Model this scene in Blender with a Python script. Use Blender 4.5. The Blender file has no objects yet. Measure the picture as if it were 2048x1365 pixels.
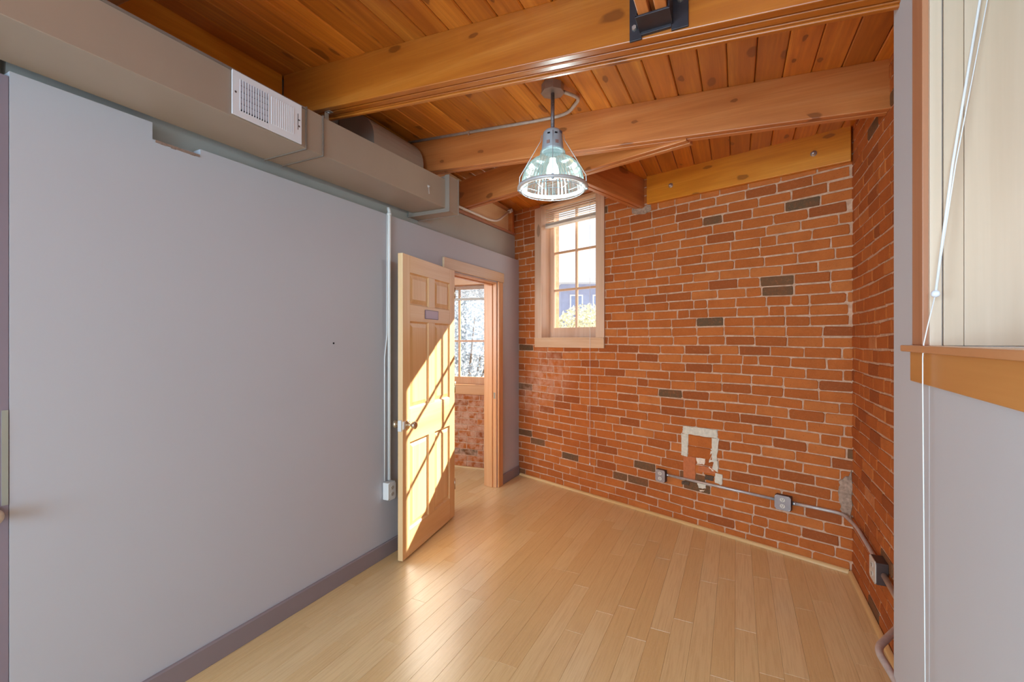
import bpy, bmesh, math, random
from mathutils import Vector, Matrix
random.seed(7)
PI = math.pi
SC = bpy.context.scene
COL = SC.collection

# ------------------------------------------------------------------ camera maths (metres; camera at x=y=0)
F, CU, CV, EYE = 912.0, 1024.0, 680.0, 1.47
YAW = math.atan((1474.0 - CU) / F)
cs, sn = math.cos(YAW), math.sin(YAW)

def ray(u, v):
    a = (u - CU) / F
    return Vector((-sn + a * cs, cs + a * sn, (CV - v) / F))

def on_x(u, v, x):
    d = ray(u, v); t = x / d.x
    return Vector((x, d.y * t, EYE + d.z * t))

def on_y(u, v, y):
    d = ray(u, v); t = y / d.y
    return Vector((d.x * t, y, EYE + d.z * t))

# back brick wall: origin, tangent (to the right), normal into the room
C0 = Vector((-2.11, 4.50, 0)); T = Vector((0.9422, -0.3351, 0)).normalized(); NIN = Vector((-T.y * -1, T.x * -1, 0))
NIN = Vector((T.y, -T.x, 0))          # (-.335,-.942)

def on_brick(u, v, off=0.0):
    d = ray(u, v)
    p0 = C0 + NIN * off
    t = (p0.x * NIN.x + p0.y * NIN.y) / (d.x * NIN.x + d.y * NIN.y)
    p = Vector((d.x * t, d.y * t, EYE + d.z * t))
    return ((p - p0).dot(T), p.z)

def bp(s, z, off=0.0):
    p = C0 + T * s + NIN * off
    return Vector((p.x, p.y, z))

def ceil_z(x, y):
    a = 2.965 - .070 * (x + 2.3)
    b = 2.950 - .0515 * (x + 2.2)
    c = 2.800 - .031 * (x - .68)
    if y <= 1.84:
        return a
    if y <= 2.73:
        k = (y - 1.84) / .89
        return a + (b - a) * k
    yb = 3.749 - .356 * x
    k = min(1.3, (y - 2.73) / max(.3, yb - 2.73))
    return b + (c - b) * k

# ------------------------------------------------------------------ mesh building
class MB:
    def __init__(s):
        s.v = []; s.f = []; s.m = []; s.sm = []; s.tone = []
    def add(s, vs, fs, m=0, smooth=False, tone=0.0):
        o = len(s.v)
        s.v += [Vector(p) for p in vs]
        for f in fs:
            s.f.append([i + o for i in f]); s.m.append(m); s.sm.append(smooth); s.tone.append(tone)
        return s
    def box(s, x0, x1, y0, y1, z0, z1, m=0, tone=0.0):
        vs = [(x, y, z) for z in (z0, z1) for y in (y0, y1) for x in (x0, x1)]
        return s.add(vs, [(0, 2, 3, 1), (4, 5, 7, 6), (0, 1, 5, 4), (2, 6, 7, 3), (0, 4, 6, 2), (1, 3, 7, 5)], m, False, tone)
    def hexa(s, p, m=0, tone=0.0):
        # p: 8 points, order as box()
        return s.add(p, [(0, 2, 3, 1), (4, 5, 7, 6), (0, 1, 5, 4), (2, 6, 7, 3), (0, 4, 6, 2), (1, 3, 7, 5)], m, False, tone)
    def obox(s, c, ax, ay, az, hx, hy, hz, m=0):
        c = Vector(c); ax = Vector(ax).normalized(); ay = Vector(ay).normalized(); az = Vector(az).normalized()
        p = [c + ax * (i * hx) + ay * (j * hy) + az * (k * hz) for k in (-1, 1) for j in (-1, 1) for i in (-1, 1)]
        return s.hexa(p, m)
    def prism(s, poly, w, m=0):
        # poly: list of 3d points (planar), w: extrusion vector
        n = len(poly); w = Vector(w)
        vs = [Vector(p) for p in poly] + [Vector(p) + w for p in poly]
        fs = [tuple(range(n))[::-1], tuple(range(n, 2 * n))] + [(i, (i + 1) % n, (i + 1) % n + n, i + n) for i in range(n)]
        return s.add(vs, fs, m)
    def tube(s, pts, r, n=12, m=0, closed=False, caps=True):
        pts = [Vector(p) for p in pts]; N = len(pts); rings = []
        up = Vector((0, 0, 1)); prev = None
        for i, p in enumerate(pts):
            if closed:
                d = pts[(i + 1) % N] - pts[i - 1]
            else:
                d = pts[min(i + 1, N - 1)] - pts[max(i - 1, 0)]
            d.normalize()
            if prev is None:
                ref = up if abs(d.z) < .9 else Vector((1, 0, 0))
                a = d.cross(ref).normalized()
            else:
                a = (prev - d * prev.dot(d)).normalized()
            prev = a; b = d.cross(a)
            rr = r[i] if isinstance(r, (list, tuple)) else r
            rings.append([p + a * (rr * math.cos(2 * PI * k / n)) + b * (rr * math.sin(2 * PI * k / n)) for k in range(n)])
        vs = [q for R in rings for q in R]; fs = []
        for i in range(N if closed else N - 1):
            j = (i + 1) % N
            for k in range(n):
                k2 = (k + 1) % n
                fs.append((i * n + k, i * n + k2, j * n + k2, j * n + k))
        s.add(vs, fs, m, True)
        if caps and not closed:
            o = len(s.v) - len(vs)
            s.f.append([o + k for k in range(n)][::-1]); s.m.append(m); s.sm.append(False); s.tone.append(0)
            s.f.append([o + (N - 1) * n + k for k in range(n)]); s.m.append(m); s.sm.append(False); s.tone.append(0)
        return s
    def lathe(s, prof, c=(0, 0, 0), axis='Z', n=32, m=0, ribs=0, rib=0.0, flat=False):
        c = Vector(c); vs = []; fs = []
        for (r, h) in prof:
            for k in range(n):
                a = 2 * PI * k / n
                rr = r * (1 + (rib * (1 if (k % 2) else -1) if ribs else 0))
                x, y = rr * math.cos(a), rr * math.sin(a)
                p = {'Z': (x, y, h), 'X': (h, x, y), 'Y': (y, h, x)}[axis]
                vs.append(c + Vector(p))
        for i in range(len(prof) - 1):
            for k in range(n):
                k2 = (k + 1) % n
                fs.append((i * n + k, i * n + k2, (i + 1) * n + k2, (i + 1) * n + k))
        return s.add(vs, fs, m, not flat)
    def build(s, name, mats, parent=None, bevel=0.0, tone=False, loc=None, rotz=0.0, recalc=True, weld=False, seg=2):
        me = bpy.data.meshes.new(name)
        me.from_pydata([tuple(p) for p in s.v], [], s.f)
        if not isinstance(mats, (list, tuple)):
            mats = [mats]
        for m in mats:
            me.materials.append(m)
        me.polygons.foreach_set('material_index', s.m)
        me.polygons.foreach_set('use_smooth', s.sm)
        if tone:
            at = me.attributes.new('tone', 'FLOAT', 'FACE')
            at.data.foreach_set('value', s.tone)
        me.update()
        if recalc:
            b = bmesh.new(); b.from_mesh(me)
            if weld:
                bmesh.ops.remove_doubles(b, verts=b.verts, dist=1e-5)
            bmesh.ops.recalc_face_normals(b, faces=b.faces)
            b.to_mesh(me); b.free()
        o = bpy.data.objects.new(name, me); COL.objects.link(o)
        if parent:
            o.parent = parent
        if loc is not None:
            o.location = loc
        o.rotation_euler = (0, 0, rotz)
        if bevel:
            md = o.modifiers.new('edge', 'BEVEL'); md.width = bevel; md.segments = seg; md.limit_method = 'ANGLE'; md.angle_limit = .6
            md.harden_normals = False
        return o

def tag(o, label=None, cat=None, group=None, kind=None):
    if label: o['label'] = label
    if cat: o['category'] = cat
    if group: o['group'] = group
    if kind: o['kind'] = kind
    return o

def empty(name, loc=(0, 0, 0), rotz=0.0, parent=None):
    o = bpy.data.objects.new(name, None); COL.objects.link(o)
    o.location = loc; o.rotation_euler = (0, 0, rotz); o.empty_display_size = .1
    if parent: o.parent = parent
    return o

def S(o):
    o['kind'] = 'structure'; return o

def arc_path(pts, r=.06, n=6):
    """round the corners of a polyline"""
    pts = [Vector(p) for p in pts]; out = [pts[0]]
    for i in range(1, len(pts) - 1):
        a, b, c = pts[i - 1], pts[i], pts[i + 1]
        rr = min(r, (a - b).length * .49, (c - b).length * .49)
        p, q = b + (a - b).normalized() * rr, b + (c - b).normalized() * rr
        for k in range(n + 1):
            t = k / n
            out.append(p * (1 - t) ** 2 + b * 2 * t * (1 - t) + q * t * t)
    out.append(pts[-1])
    return out

# ------------------------------------------------------------------ materials
def srgb(r, g, b):
    f = lambda c: (c / 255 / 12.92) if c / 255 <= .04045 else ((c / 255 + .055) / 1.055) ** 2.4
    return (f(r), f(g), f(b), 1.0)

class NT:
    def __init__(s, name, rough=.5, spec=.5, metal=0.0):
        s.mat = bpy.data.materials.new(name); s.mat.use_nodes = True
        s.t = s.mat.node_tree; s.n = s.t.nodes
        s.b = s.n['Principled BSDF']; s.b.inputs['Roughness'].default_value = rough
        s.b.inputs['Specular IOR Level'].default_value = spec; s.b.inputs['Metallic'].default_value = metal
    def new(s, t, **k):
        n = s.n.new(t)
        for a, b in k.items(): setattr(n, a, b)
        return n
    def ln(s, a, b): s.t.links.new(a, b)
    def noise(s, vec, scale, detail=4, rough=.55, dist=0.0):
        n = s.new('ShaderNodeTexNoise'); n.inputs['Scale'].default_value = scale; n.inputs['Detail'].default_value = detail
        n.inputs['Roughness'].default_value = rough; n.inputs['Distortion'].default_value = dist
        if vec is not None: s.ln(vec, n.inputs['Vector'])
        return n.outputs['Fac']
    def ramp(s, fac, stops):
        n = s.new('ShaderNodeValToRGB'); e = n.color_ramp.elements
        while len(e) < len(stops): e.new(.5)
        for i, (p, c) in enumerate(stops):
            e[i].position = p; e[i].color = c if len(c) == 4 else (*c, 1)
        s.ln(fac, n.inputs['Fac']); return n.outputs['Color']
    def mix(s, fac, a, b, mode='MIX'):
        n = s.new('ShaderNodeMix', data_type='RGBA', blend_type=mode)
        for sock, val in ((n.inputs['Factor'], fac), (n.inputs['A'], a), (n.inputs['B'], b)):
            if hasattr(val, 'links'): s.ln(val, sock)
            elif isinstance(val, (int, float)): sock.default_value = val
            else: sock.default_value = val
        # colour sockets are index 6/7 for RGBA
        return n.outputs['Result']
    def mixc(s, fac, a, b, mode='MIX'):
        n = s.new('ShaderNodeMix', data_type='RGBA', blend_type=mode)
        ins = [n.inputs[0], n.inputs[6], n.inputs[7]]
        for sock, val in zip(ins, (fac, a, b)):
            if isinstance(val, bpy.types.NodeSocket): s.ln(val, sock)
            else: sock.default_value = val
        return n.outputs[2]
    def math(s, op, a, b=None, clamp=False):
        n = s.new('ShaderNodeMath', operation=op, use_clamp=clamp)
        for sock, val in zip(n.inputs, (a, b)):
            if val is None: continue
            if isinstance(val, bpy.types.NodeSocket): s.ln(val, sock)
            else: sock.default_value = val
        return n.outputs[0]
    def coord(s, kind='Object', scale=(1, 1, 1), off=None):
        c = s.new('ShaderNodeTexCoord').outputs[kind]
        m = s.new('ShaderNodeMapping'); m.inputs['Scale'].default_value = scale
        s.ln(c, m.inputs['Vector'])
        if off is not None:
            s.ln(off, m.inputs['Location'])
        return m.outputs['Vector']
    def bump(s, h, strength=.3, dist=.01):
        n = s.new('ShaderNodeBump'); n.inputs['Strength'].default_value = strength; n.inputs['Distance'].default_value = dist
        s.ln(h, n.inputs['Height']); s.ln(n.outputs['Normal'], s.b.inputs['Normal'])
    def col(s, c):
        if isinstance(c, bpy.types.NodeSocket): s.ln(c, s.b.inputs['Base Color'])
        else: s.b.inputs['Base Color'].default_value = c

def plain(name, c, rough=.5, spec=.5, metal=0.0, var=.06, scale=6.0, bump=0.0, bscale=120):
    m = NT(name, rough, spec, metal)
    v = m.coord('Object')
    n = m.noise(v, scale, 3)
    d = tuple(x * (1 - var) for x in c[:3]) + (1,); l = tuple(min(1, x * (1 + var)) for x in c[:3]) + (1,)
    m.col(m.ramp(n, [(.3, d), (.7, l)]))
    if bump:
        m.bump(m.noise(v, bscale, 3), bump, .002)
    return m.mat

def wood(name, dark, mid, light, axis='X', knots=.5, island=0.0, rough=.38, grain=1.0, seed=0.0, coat=0.0, knot_scale=1.0, spec=.5):
    """board timber whose grain runs along one object axis"""
    m = NT(name, rough, spec)
    al = {'X': (1, 0, 0), 'Y': (0, 1, 0), 'Z': (0, 0, 1)}[axis]
    def sc(a, b): return tuple(a if k else b for k in al)
    off = None
    if island:
        g = m.new('ShaderNodeNewGeometry')
        cmb = m.new('ShaderNodeCombineXYZ')
        r = m.math('MULTIPLY', g.outputs['Random Per Island'], 37.0)
        for i in range(3): m.ln(r, cmb.inputs[i])
        off = cmb.outputs[0]
    else:
        oi = m.new('ShaderNodeObjectInfo'); cmb = m.new('ShaderNodeCombineXYZ')
        r = m.math('MULTIPLY', oi.outputs['Random'], 23.0)
        for i in range(3): m.ln(r, cmb.inputs[i])
        off = cmb.outputs[0]
    v1 = m.coord('Object', sc(.45 * grain, 7 * grain), off)
    v2 = m.coord('Object', sc(1.6 * grain, 90 * grain), off)
    n1 = m.noise(v1, 1.6, 5, .6, .8)
    n2 = m.noise(v2, 1.3, 3, .6, .15)
    w = m.new('ShaderNodeTexWave'); w.wave_type = 'BANDS'; w.bands_direction = {'X': 'Y', 'Y': 'X', 'Z': 'X'}[axis]
    w.inputs['Scale'].default_value = 1.2; w.inputs['Distortion'].default_value = 7; w.inputs['Detail'].default_value = 2
    w.inputs['Detail Scale'].default_value = .8
    m.ln(m.coord('Object', sc(.35 * grain, 9 * grain), off), w.inputs['Vector'])
    c = m.ramp(n1, [(.30, dark), (.52, mid), (.74, light)])
    c = m.mixc(m.math('MULTIPLY', w.outputs['Fac'], .22), c, dark)
    c = m.mixc(m.math('MULTIPLY', m.math('SUBTRACT', n2, .38, True), 1.3), c, dark)
    if island:
        b = m.ramp(g.outputs['Random Per Island'], [(0, (1 - island,) * 3), (1, (1 + island * .6,) * 3)])
        c = m.mixc(1.0, c, b, 'MULTIPLY')
    if knots:
        vk0 = m.coord('Object', sc(2.6 * knot_scale, 6.0 * knot_scale), off)
        sp = m.new('ShaderNodeSeparateXYZ'); m.ln(vk0, sp.inputs[0])
        order = {'X': (0, 1, 2), 'Y': (1, 0, 2), 'Z': (2, 0, 1)}[axis]
        cb = m.new('ShaderNodeCombineXYZ'); m.ln(sp.outputs[order[0]], cb.inputs[0])
        m.ln(m.math('ADD', sp.outputs[order[1]], sp.outputs[order[2]]), cb.inputs[1])
        vk = cb.outputs[0]
        vo = m.new('ShaderNodeTexVoronoi'); vo.voronoi_dimensions = '2D'; vo.inputs['Scale'].default_value = 1.0; vo.inputs['Randomness'].default_value = 1.0
        dn = m.new('ShaderNodeVectorMath', operation='ADD')
        nz = m.new('ShaderNodeTexNoise'); nz.inputs['Scale'].default_value = 5
        m.ln(vk, nz.inputs['Vector'])
        sub = m.new('ShaderNodeVectorMath', operation='SCALE'); sub.inputs['Scale'].default_value = .12
        m.ln(nz.outputs['Color'], sub.inputs[0])
        m.ln(vk, dn.inputs[0]); m.ln(sub.outputs[0], dn.inputs[1])
        m.ln(dn.outputs[0], vo.inputs['Vector'])
        sep = m.new('ShaderNodeSeparateColor'); m.ln(vo.outputs['Color'], sep.inputs[0])
        pick = m.math('LESS_THAN', sep.outputs[0], knots)
        rad = m.math('MULTIPLY', m.math('ADD', sep.outputs[1], .35), .13)
        k = m.math('SUBTRACT', 1.0, m.math('DIVIDE', vo.outputs['Distance'], rad), True)
        k = m.math('MULTIPLY', m.math('MULTIPLY', k, 3.2, True), pick)
        kd = tuple(x * .22 for x in dark[:3]) + (1,)
        c = m.mixc(m.math('MULTIPLY', k, .85), c, kd)
        halo = m.math('SUBTRACT', 1.0, m.math('DIVIDE', vo.outputs['Distance'], m.math('MULTIPLY', rad, 3.2)), True)
        c = m.mixc(m.math('MULTIPLY', m.math('MULTIPLY', halo, pick), .5), c, dark)
    m.col(c)
    m.bump(n2, .12, .002)
    if coat:
        m.b.inputs['Coat Weight'].default_value = coat; m.b.inputs['Coat Roughness'].default_value = .36
    return m.mat

W = {}
W['ceil'] = wood('ceiling_pine', srgb(170, 90, 20), srgb(208, 122, 36), srgb(230, 150, 56), 'Y', .62, .26, .33, coat=.25)
W['beam'] = wood('beam_fir', srgb(164, 84, 18), srgb(184, 104, 30), srgb(202, 126, 50), 'X', .34, 0, .34, coat=.25, knot_scale=.8)
W['beam_red'] = wood('beam_fir_red', srgb(180, 100, 48), srgb(206, 126, 66), srgb(218, 146, 88), 'X', .45, 0, .34, coat=.25, knot_scale=.8)
W['ledger'] = wood('ledger_fir', srgb(192, 108, 18), srgb(216, 132, 32), srgb(228, 150, 50), 'X', .42, 0, .36, coat=.2)
W['joist'] = wood('joist_fir', srgb(190, 108, 50), srgb(212, 130, 70), srgb(222, 148, 88), 'X', .1, 0, .4)
W['door'] = wood('door_fir', srgb(226, 178, 120), srgb(238, 196, 142), srgb(244, 210, 162), 'Z', 0, 0, .30, .9, coat=.3)
W['doorh'] = wood('door_fir_rail', srgb(226, 178, 120), srgb(238, 196, 142), srgb(244, 210, 162), 'X', 0, 0, .30, .9, coat=.3)
W['casing'] = wood('casing_fir', srgb(204, 138, 82), srgb(220, 160, 108), srgb(230, 176, 128), 'Z', .05, 0, .35, .9, coat=.2)
W['casingh'] = wood('casing_fir_rail', srgb(204, 138, 82), srgb(220, 160, 108), srgb(230, 176, 128), 'X', .05, 0, .35, .9, coat=.2)
W['apron'] = wood('apron_maple', srgb(196, 126, 58), srgb(212, 144, 76), srgb(222, 160, 98), 'Y', .03, 0, .35, .8, coat=.2)
W['ply'] = wood('birch_plywood', srgb(204, 178, 150), srgb(215, 191, 165), srgb(224, 204, 182), 'Z', .04, 0, .42, .45)
W['plyl'] = wood('pine_plywood', srgb(232, 200, 150), srgb(242, 214, 166), srgb(246, 224, 182), 'Y', .22, 0, .5, .5)
W['round'] = wood('trim_maple', srgb(206, 158, 98), srgb(222, 178, 120), srgb(234, 196, 142), 'X', 0, 0, .4, .9)

M = {}
M['wall'] = plain('wall_paint', srgb(188, 187, 192), .55, .4, var=.015, scale=1.5, bump=.05, bscale=300)
M['wallw'] = plain('warm_wall_paint', srgb(191, 185, 184), .6, .4, var=.015, scale=1.5, bump=.05, bscale=300)
M['grey'] = plain('grey_wall_paint', srgb(178, 178, 170), .7, .3, var=.04, scale=3)
M['duct'] = plain('duct_paint', srgb(160, 141, 124), .42, .45, var=.03, scale=4)
M['base'] = plain('baseboard_paint', srgb(142, 128, 130), .5, .4, var=.03)
M['white'] = plain('white_enamel', srgb(228, 228, 232), .35, .5, var=.01)
M['plastic'] = plain('white_plastic', srgb(226, 222, 216), .4, .5, var=.01)
M['steel'] = plain('galvanised_steel', srgb(196, 184, 176), .38, .5, .35, var=.12, scale=30)
M['rusty'] = plain('pitted_steel_pipe', srgb(128, 120, 122), .5, .5, .5, var=.35, scale=160)
M['boxm'] = plain('steel_box', srgb(160, 147, 143), .45, .5, .35, var=.08, scale=20)
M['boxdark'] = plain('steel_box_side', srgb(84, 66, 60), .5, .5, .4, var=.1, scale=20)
M['black'] = plain('black_steel', srgb(52, 46, 50), .42, .5, .2, var=.15, scale=25)
M['bolt'] = plain('zinc_bolt', srgb(205, 200, 195), .3, .5, .8, var=.05)
M['dark'] = plain('dark_void', srgb(30, 27, 28), .9, .1)
M['brass'] = plain('satin_brass', srgb(214, 196, 168), .22, .5, .85, var=.05)
M['ivory'] = plain('ivory_plastic', srgb(206, 192, 176), .4, .5)
M['cord'] = plain('white_cord', srgb(235, 232, 228), .6, .3)
M['concrete'] = plain('cement_patch', srgb(212, 198, 176), .9, .2, var=.12, scale=40, bump=.6, bscale=90)
M['cement'] = plain('rough_cement', srgb(166, 136, 114), .95, .2, var=.3, scale=50, bump=1.0, bscale=70)
M['paintfleck'] = plain('old_paint_flakes', srgb(232, 206, 180), .8, .2, var=.15, scale=90)
M['purple'] = plain('mauve_door_paint', srgb(140, 126, 136), .5, .4, var=.03)
M['putty'] = plain('stop_strip_paint', srgb(160, 158, 144), .5, .4, var=.03)
M['plate'] = plain('name_plate_plastic', srgb(196, 182, 204), .4, .5, var=.02)
M['lampgrey'] = plain('lamp_grey_enamel', srgb(168, 172, 176), .4, .5, .2, var=.04)
M['lampdark'] = plain('label_ink', srgb(60, 56, 78), .5)
M['ground'] = plain('outdoor_ground', srgb(150, 146, 138), .9, .1, var=.2, scale=.8)
M['stucco'] = plain('far_stucco', srgb(170, 176, 204), .9, .1, var=.1, scale=2)
M['stuccow'] = plain('far_white_wall', srgb(235, 236, 240), .9, .1)
M['winglass'] = plain('far_window_glass', srgb(150, 165, 200), .2, .5)
M['bark'] = plain('shrub_bark', srgb(120, 108, 96), .9, .1, var=.2)

def leafmat(name, a, b):
    m = NT(name, .6, .3)
    g = m.new('ShaderNodeNewGeometry')
    m.col(m.ramp(g.outputs['Random Per Island'], [(0, a), (1, b)]))
    tr = m.new('ShaderNodeBsdfTranslucent'); tr.inputs['Color'].default_value = b
    mx = m.new('ShaderNodeMixShader'); mx.inputs[0].default_value = .35
    m.ln(m.b.outputs[0], mx.inputs[1]); m.ln(tr.outputs[0], mx.inputs[2])
    m.ln(mx.outputs[0], m.n['Material Output'].inputs['Surface'])
    return m.mat
M['blind'] = leafmat('blind_vinyl', srgb(226, 218, 208), srgb(232, 224, 214))
M['leafpale'] = leafmat('pale_leaves', srgb(150, 150, 120), srgb(225, 220, 190))
M['leafgrey'] = leafmat('silvery_leaves', srgb(96, 106, 118), srgb(176, 186, 196))

def glass(name, tint=(1, 1, 1, 1), refl=.5):
    m = NT(name)
    tr = m.new('ShaderNodeBsdfTransparent'); tr.inputs['Color'].default_value = tint
    gl = m.new('ShaderNodeBsdfGlossy'); gl.inputs['Roughness'].default_value = .03
    fr = m.new('ShaderNodeFresnel'); fr.inputs['IOR'].default_value = 1.45
    mx = m.new('ShaderNodeMixShader')
    m.ln(m.math('MULTIPLY', fr.outputs[0], refl), mx.inputs[0])
    m.ln(tr.outputs[0], mx.inputs[1]); m.ln(gl.outputs[0], mx.inputs[2])
    m.ln(mx.outputs[0], m.n['Material Output'].inputs['Surface'])
    return m.mat
M['glass'] = glass('window_glass')

def lampglass():
    m = NT('prismatic_glass')
    tr = m.new('ShaderNodeBsdfTransparent'); lf = m.new('ShaderNodeLayerWeight'); lf.inputs['Blend'].default_value = .5
    m.ln(m.ramp(lf.outputs['Facing'], [(.12, (.93, .98, .97, 1)), (.45, (.62, .72, .71, 1)), (.95, (.30, .38, .38, 1))]), tr.inputs['Color'])
    gl = m.new('ShaderNodeBsdfGlossy'); gl.inputs['Roughness'].default_value = .12
    gl.inputs['Color'].default_value = (.5, .57, .56, 1)
    tl = m.new('ShaderNodeBsdfTranslucent'); tl.inputs['Color'].default_value = (.34, .41, .40, 1)
    df = m.new('ShaderNodeBsdfDiffuse'); df.inputs['Color'].default_value = (.42, .48, .47, 1)
    a = m.new('ShaderNodeMixShader'); a.inputs[0].default_value = .13
    m.ln(tr.outputs[0], a.inputs[1]); m.ln(tl.outputs[0], a.inputs[2])
    b = m.new('ShaderNodeMixShader'); b.inputs[0].default_value = .06
    m.ln(a.outputs[0], b.inputs[1]); m.ln(df.outputs[0], b.inputs[2])
    lw = m.new('ShaderNodeLayerWeight'); lw.inputs['Blend'].default_value = .3
    c = m.new('ShaderNodeMixShader'); m.ln(lw.outputs['Fresnel'], c.inputs[0])
    m.ln(b.outputs[0], c.inputs[1]); m.ln(gl.outputs[0], c.inputs[2])
    m.ln(c.outputs[0], m.n['Material Output'].inputs['Surface'])
    return m.mat
M['lampglass'] = lampglass()
def emit(name, c, s):
    m = NT(name); e = m.new('ShaderNodeEmission'); e.inputs[0].default_value = c; e.inputs[1].default_value = s
    m.ln(e.outputs[0], m.n['Material Output'].inputs['Surface']); return m.mat
M['bulb'] = emit('lamp_bulb_glow', (.86, 1, .97, 1), 8)

def brickmat(name, pos, hi, lo, stain=None):
    m = NT(name, .82, .25)
    at = m.new('ShaderNodeAttribute'); at.attribute_name = 'tone'
    p = m.new('ShaderNodeNewGeometry').outputs['Position']
    tone = m.ramp(at.outputs['Fac'], [(0, srgb(98, 74, 50)), (.09, srgb(118, 80, 50)), (.12, srgb(150, 76, 34)), (.32, srgb(174, 90, 36)),
                                      (.6, srgb(187, 100, 42)), (.85, srgb(194, 112, 54)), (1, srgb(200, 134, 90))])
    n1 = m.noise(p, 9, 5, .65)
    n2 = m.noise(p, 70, 4, .7)
    c = m.mixc(m.math('MULTIPLY', m.math('SUBTRACT', n1, .42, True), 1.3), tone, srgb(150, 74, 26))
    c = m.mixc(m.math('MULTIPLY', m.math('SUBTRACT', n2, .52, True), 1.8), c, srgb(192, 112, 62))
    # small dark pits
    n3 = m.noise(p, 160, 2, .5)
    c = m.mixc(m.math('MULTIPLY', m.math('GREATER_THAN', n3, .70), .6), c, srgb(70, 36, 20))
    if stain:
        for (cx, cy, cz, rr) in stain:       # pale efflorescence bloom on the masonry
            d = m.new('ShaderNodeVectorMath', operation='DISTANCE'); m.ln(p, d.inputs[0]); d.inputs[1].default_value = (cx, cy, cz)
            k = m.math('SUBTRACT', 1.0, m.math('DIVIDE', d.outputs['Value'], rr), True)
            k = m.math('MULTIPLY', m.math('MULTIPLY', k, m.math('SUBTRACT', m.noise(p, 14, 4), .38, True)), 5.0, True)
            c = m.mixc(m.math('MULTIPLY', k, .5), c, srgb(214, 168, 140))
    m.col(c)
    m.bump(m.math('ADD', n2, m.math('MULTIPLY', n1, .8)), .55, .006)
    return m.mat
def mortarmat(name, c0, c1):
    m = NT(name, .9, .2)
    p = m.new('ShaderNodeNewGeometry').outputs['Position']
    n = m.noise(p, 26, 5, .7)
    m.col(m.ramp(n, [(.3, c0), (.65, c1)]))
    m.bump(m.noise(p, 120, 4, .7), .5, .004)
    return m.mat
pst = bp(.42, 1.12)
M['brick'] = brickmat('red_brick', None, None, None, [(pst.x, pst.y, 1.14, .34), (bp(.2, 0).x, bp(.2, 0).y, .9, .3)])
M['mortar'] = mortarmat('lime_mortar', srgb(182, 134, 100), srgb(214, 172, 142))
M['brickh'] = brickmat('hall_brick', None, None, None, [(-2.8, 4.4, .75, .9), (-3.1, 4.4, .3, .8), (-2.5, 4.4, .3, .7)])

def floormat():
    m = NT('bamboo_floor', .26, .5)
    g = m.new('ShaderNodeNewGeometry'); r = g.outputs['Random Per Island']
    cmb = m.new('ShaderNodeCombineXYZ'); rr = m.math('MULTIPLY', r, 51.0)
    for i in range(3): m.ln(rr, cmb.inputs[i])
    base = m.ramp(r, [(0, srgb(224, 186, 126)), (.5, srgb(230, 196, 138)), (1, srgb(236, 206, 152))])
    v = m.coord('Object', (1, .035, 1), cmb.outputs[0])
    n1 = m.noise(v, 150, 2, .5)
    n2 = m.noise(m.coord('Object', (1, .12, 1), cmb.outputs[0]), 420, 2, .5)
    c = m.mixc(m.math('MULTIPLY', m.math('SUBTRACT', n1, .42, True), 1.6), base, srgb(206, 164, 112))
    c = m.mixc(m.math('MULTIPLY', m.math('SUBTRACT', n2, .5, True), 1.0), c, srgb(236, 210, 170))
    # bamboo nodes: short dark dashes across a strip
    vo = m.new('ShaderNodeTexVoronoi'); vo.inputs['Scale'].default_value = 1
    m.ln(m.coord('Object', (52, 3.2, 1), cmb.outputs[0]), vo.inputs['Vector'])
    c = m.mixc(m.math('MULTIPLY', m.math('SUBTRACT', 1.0, m.math('MULTIPLY', vo.outputs['Distance'], 9.0), True), .22), c, srgb(176, 122, 66))
    m.col(c)
    m.b.inputs['Coat Weight'].default_value = .7; m.b.inputs['Coat Roughness'].default_value = .30
    m.bump(n2, .03, .001)
    return m.mat
M['floor'] = floormat()
M['gap'] = plain('plank_joint', srgb(120, 84, 50), .7, .2)
M['groove'] = plain('board_groove', srgb(70, 34, 12), .8, .2)

# ------------------------------------------------------------------ FLOOR
XR0, YB = 1.3, -3.6
mb = MB(); PW = .0969
x0 = -.009
mb.box(-4.3, XR0, YB, 5.2, -.06, -.0022, 1)
k = -44
while x0 + k * PW < XR0:
    xa = x0 + k * PW; y = YB - random.random() * .9
    while y < 4.9:
        L = .915; ya, yb = max(y, YB), min(y + L, 4.9)
        if yb > ya:
            g = .0009
            mb.add([(xa + g, ya + g, 0), (xa + PW - g, ya + g, 0), (xa + PW - g, yb - g, 0), (xa + g, yb - g, 0),
                    (xa, ya, -.002), (xa + PW, ya, -.002), (xa + PW, yb, -.002), (xa, yb, -.002)],
                   [(0, 1, 2, 3), (0, 4, 5, 1), (1, 5, 6, 2), (2, 6, 7, 3), (3, 7, 4, 0)], 0)
        y += L
    k += 1
S(mb.build('floor', [M['floor'], M['gap']], recalc=False))

# ------------------------------------------------------------------ CEILING
mb = MB(); CW = .1267
ys = [-3.6, 1.84, 2.29, 2.73, 3.2, 3.7, 4.2, 4.95]
k = -20
while True:
    xa = .0835 + k * CW; xb = xa + CW; k += 1
    if xa > XR0: break
    if xb < -2.5: continue
    c = .005; g = .0012; vs = []
    for y_ in ys:
        y = y_ if y_ <= 2.73 else 2.73 + (y_ - 2.73) * max(.05, (3.749 - .356 * xa + .16 - 2.73)) / (4.95 - 2.73)
        for (x, dz) in ((xa + g, .02), (xa + g, c), (xa + c + g, 0), (xb - c - g, 0), (xb - g, c), (xb - g, .02)):
            vs.append((x, y, ceil_z(x, y) + dz))
    fs = []
    for i in range(len(ys) - 1):
        for j in range(5):
            fs.append((i * 6 + j, (i + 1) * 6 + j, (i + 1) * 6 + j + 1, i * 6 + j + 1))
    mb.add(vs, fs, 0)
vs = []; fs = []
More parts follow.
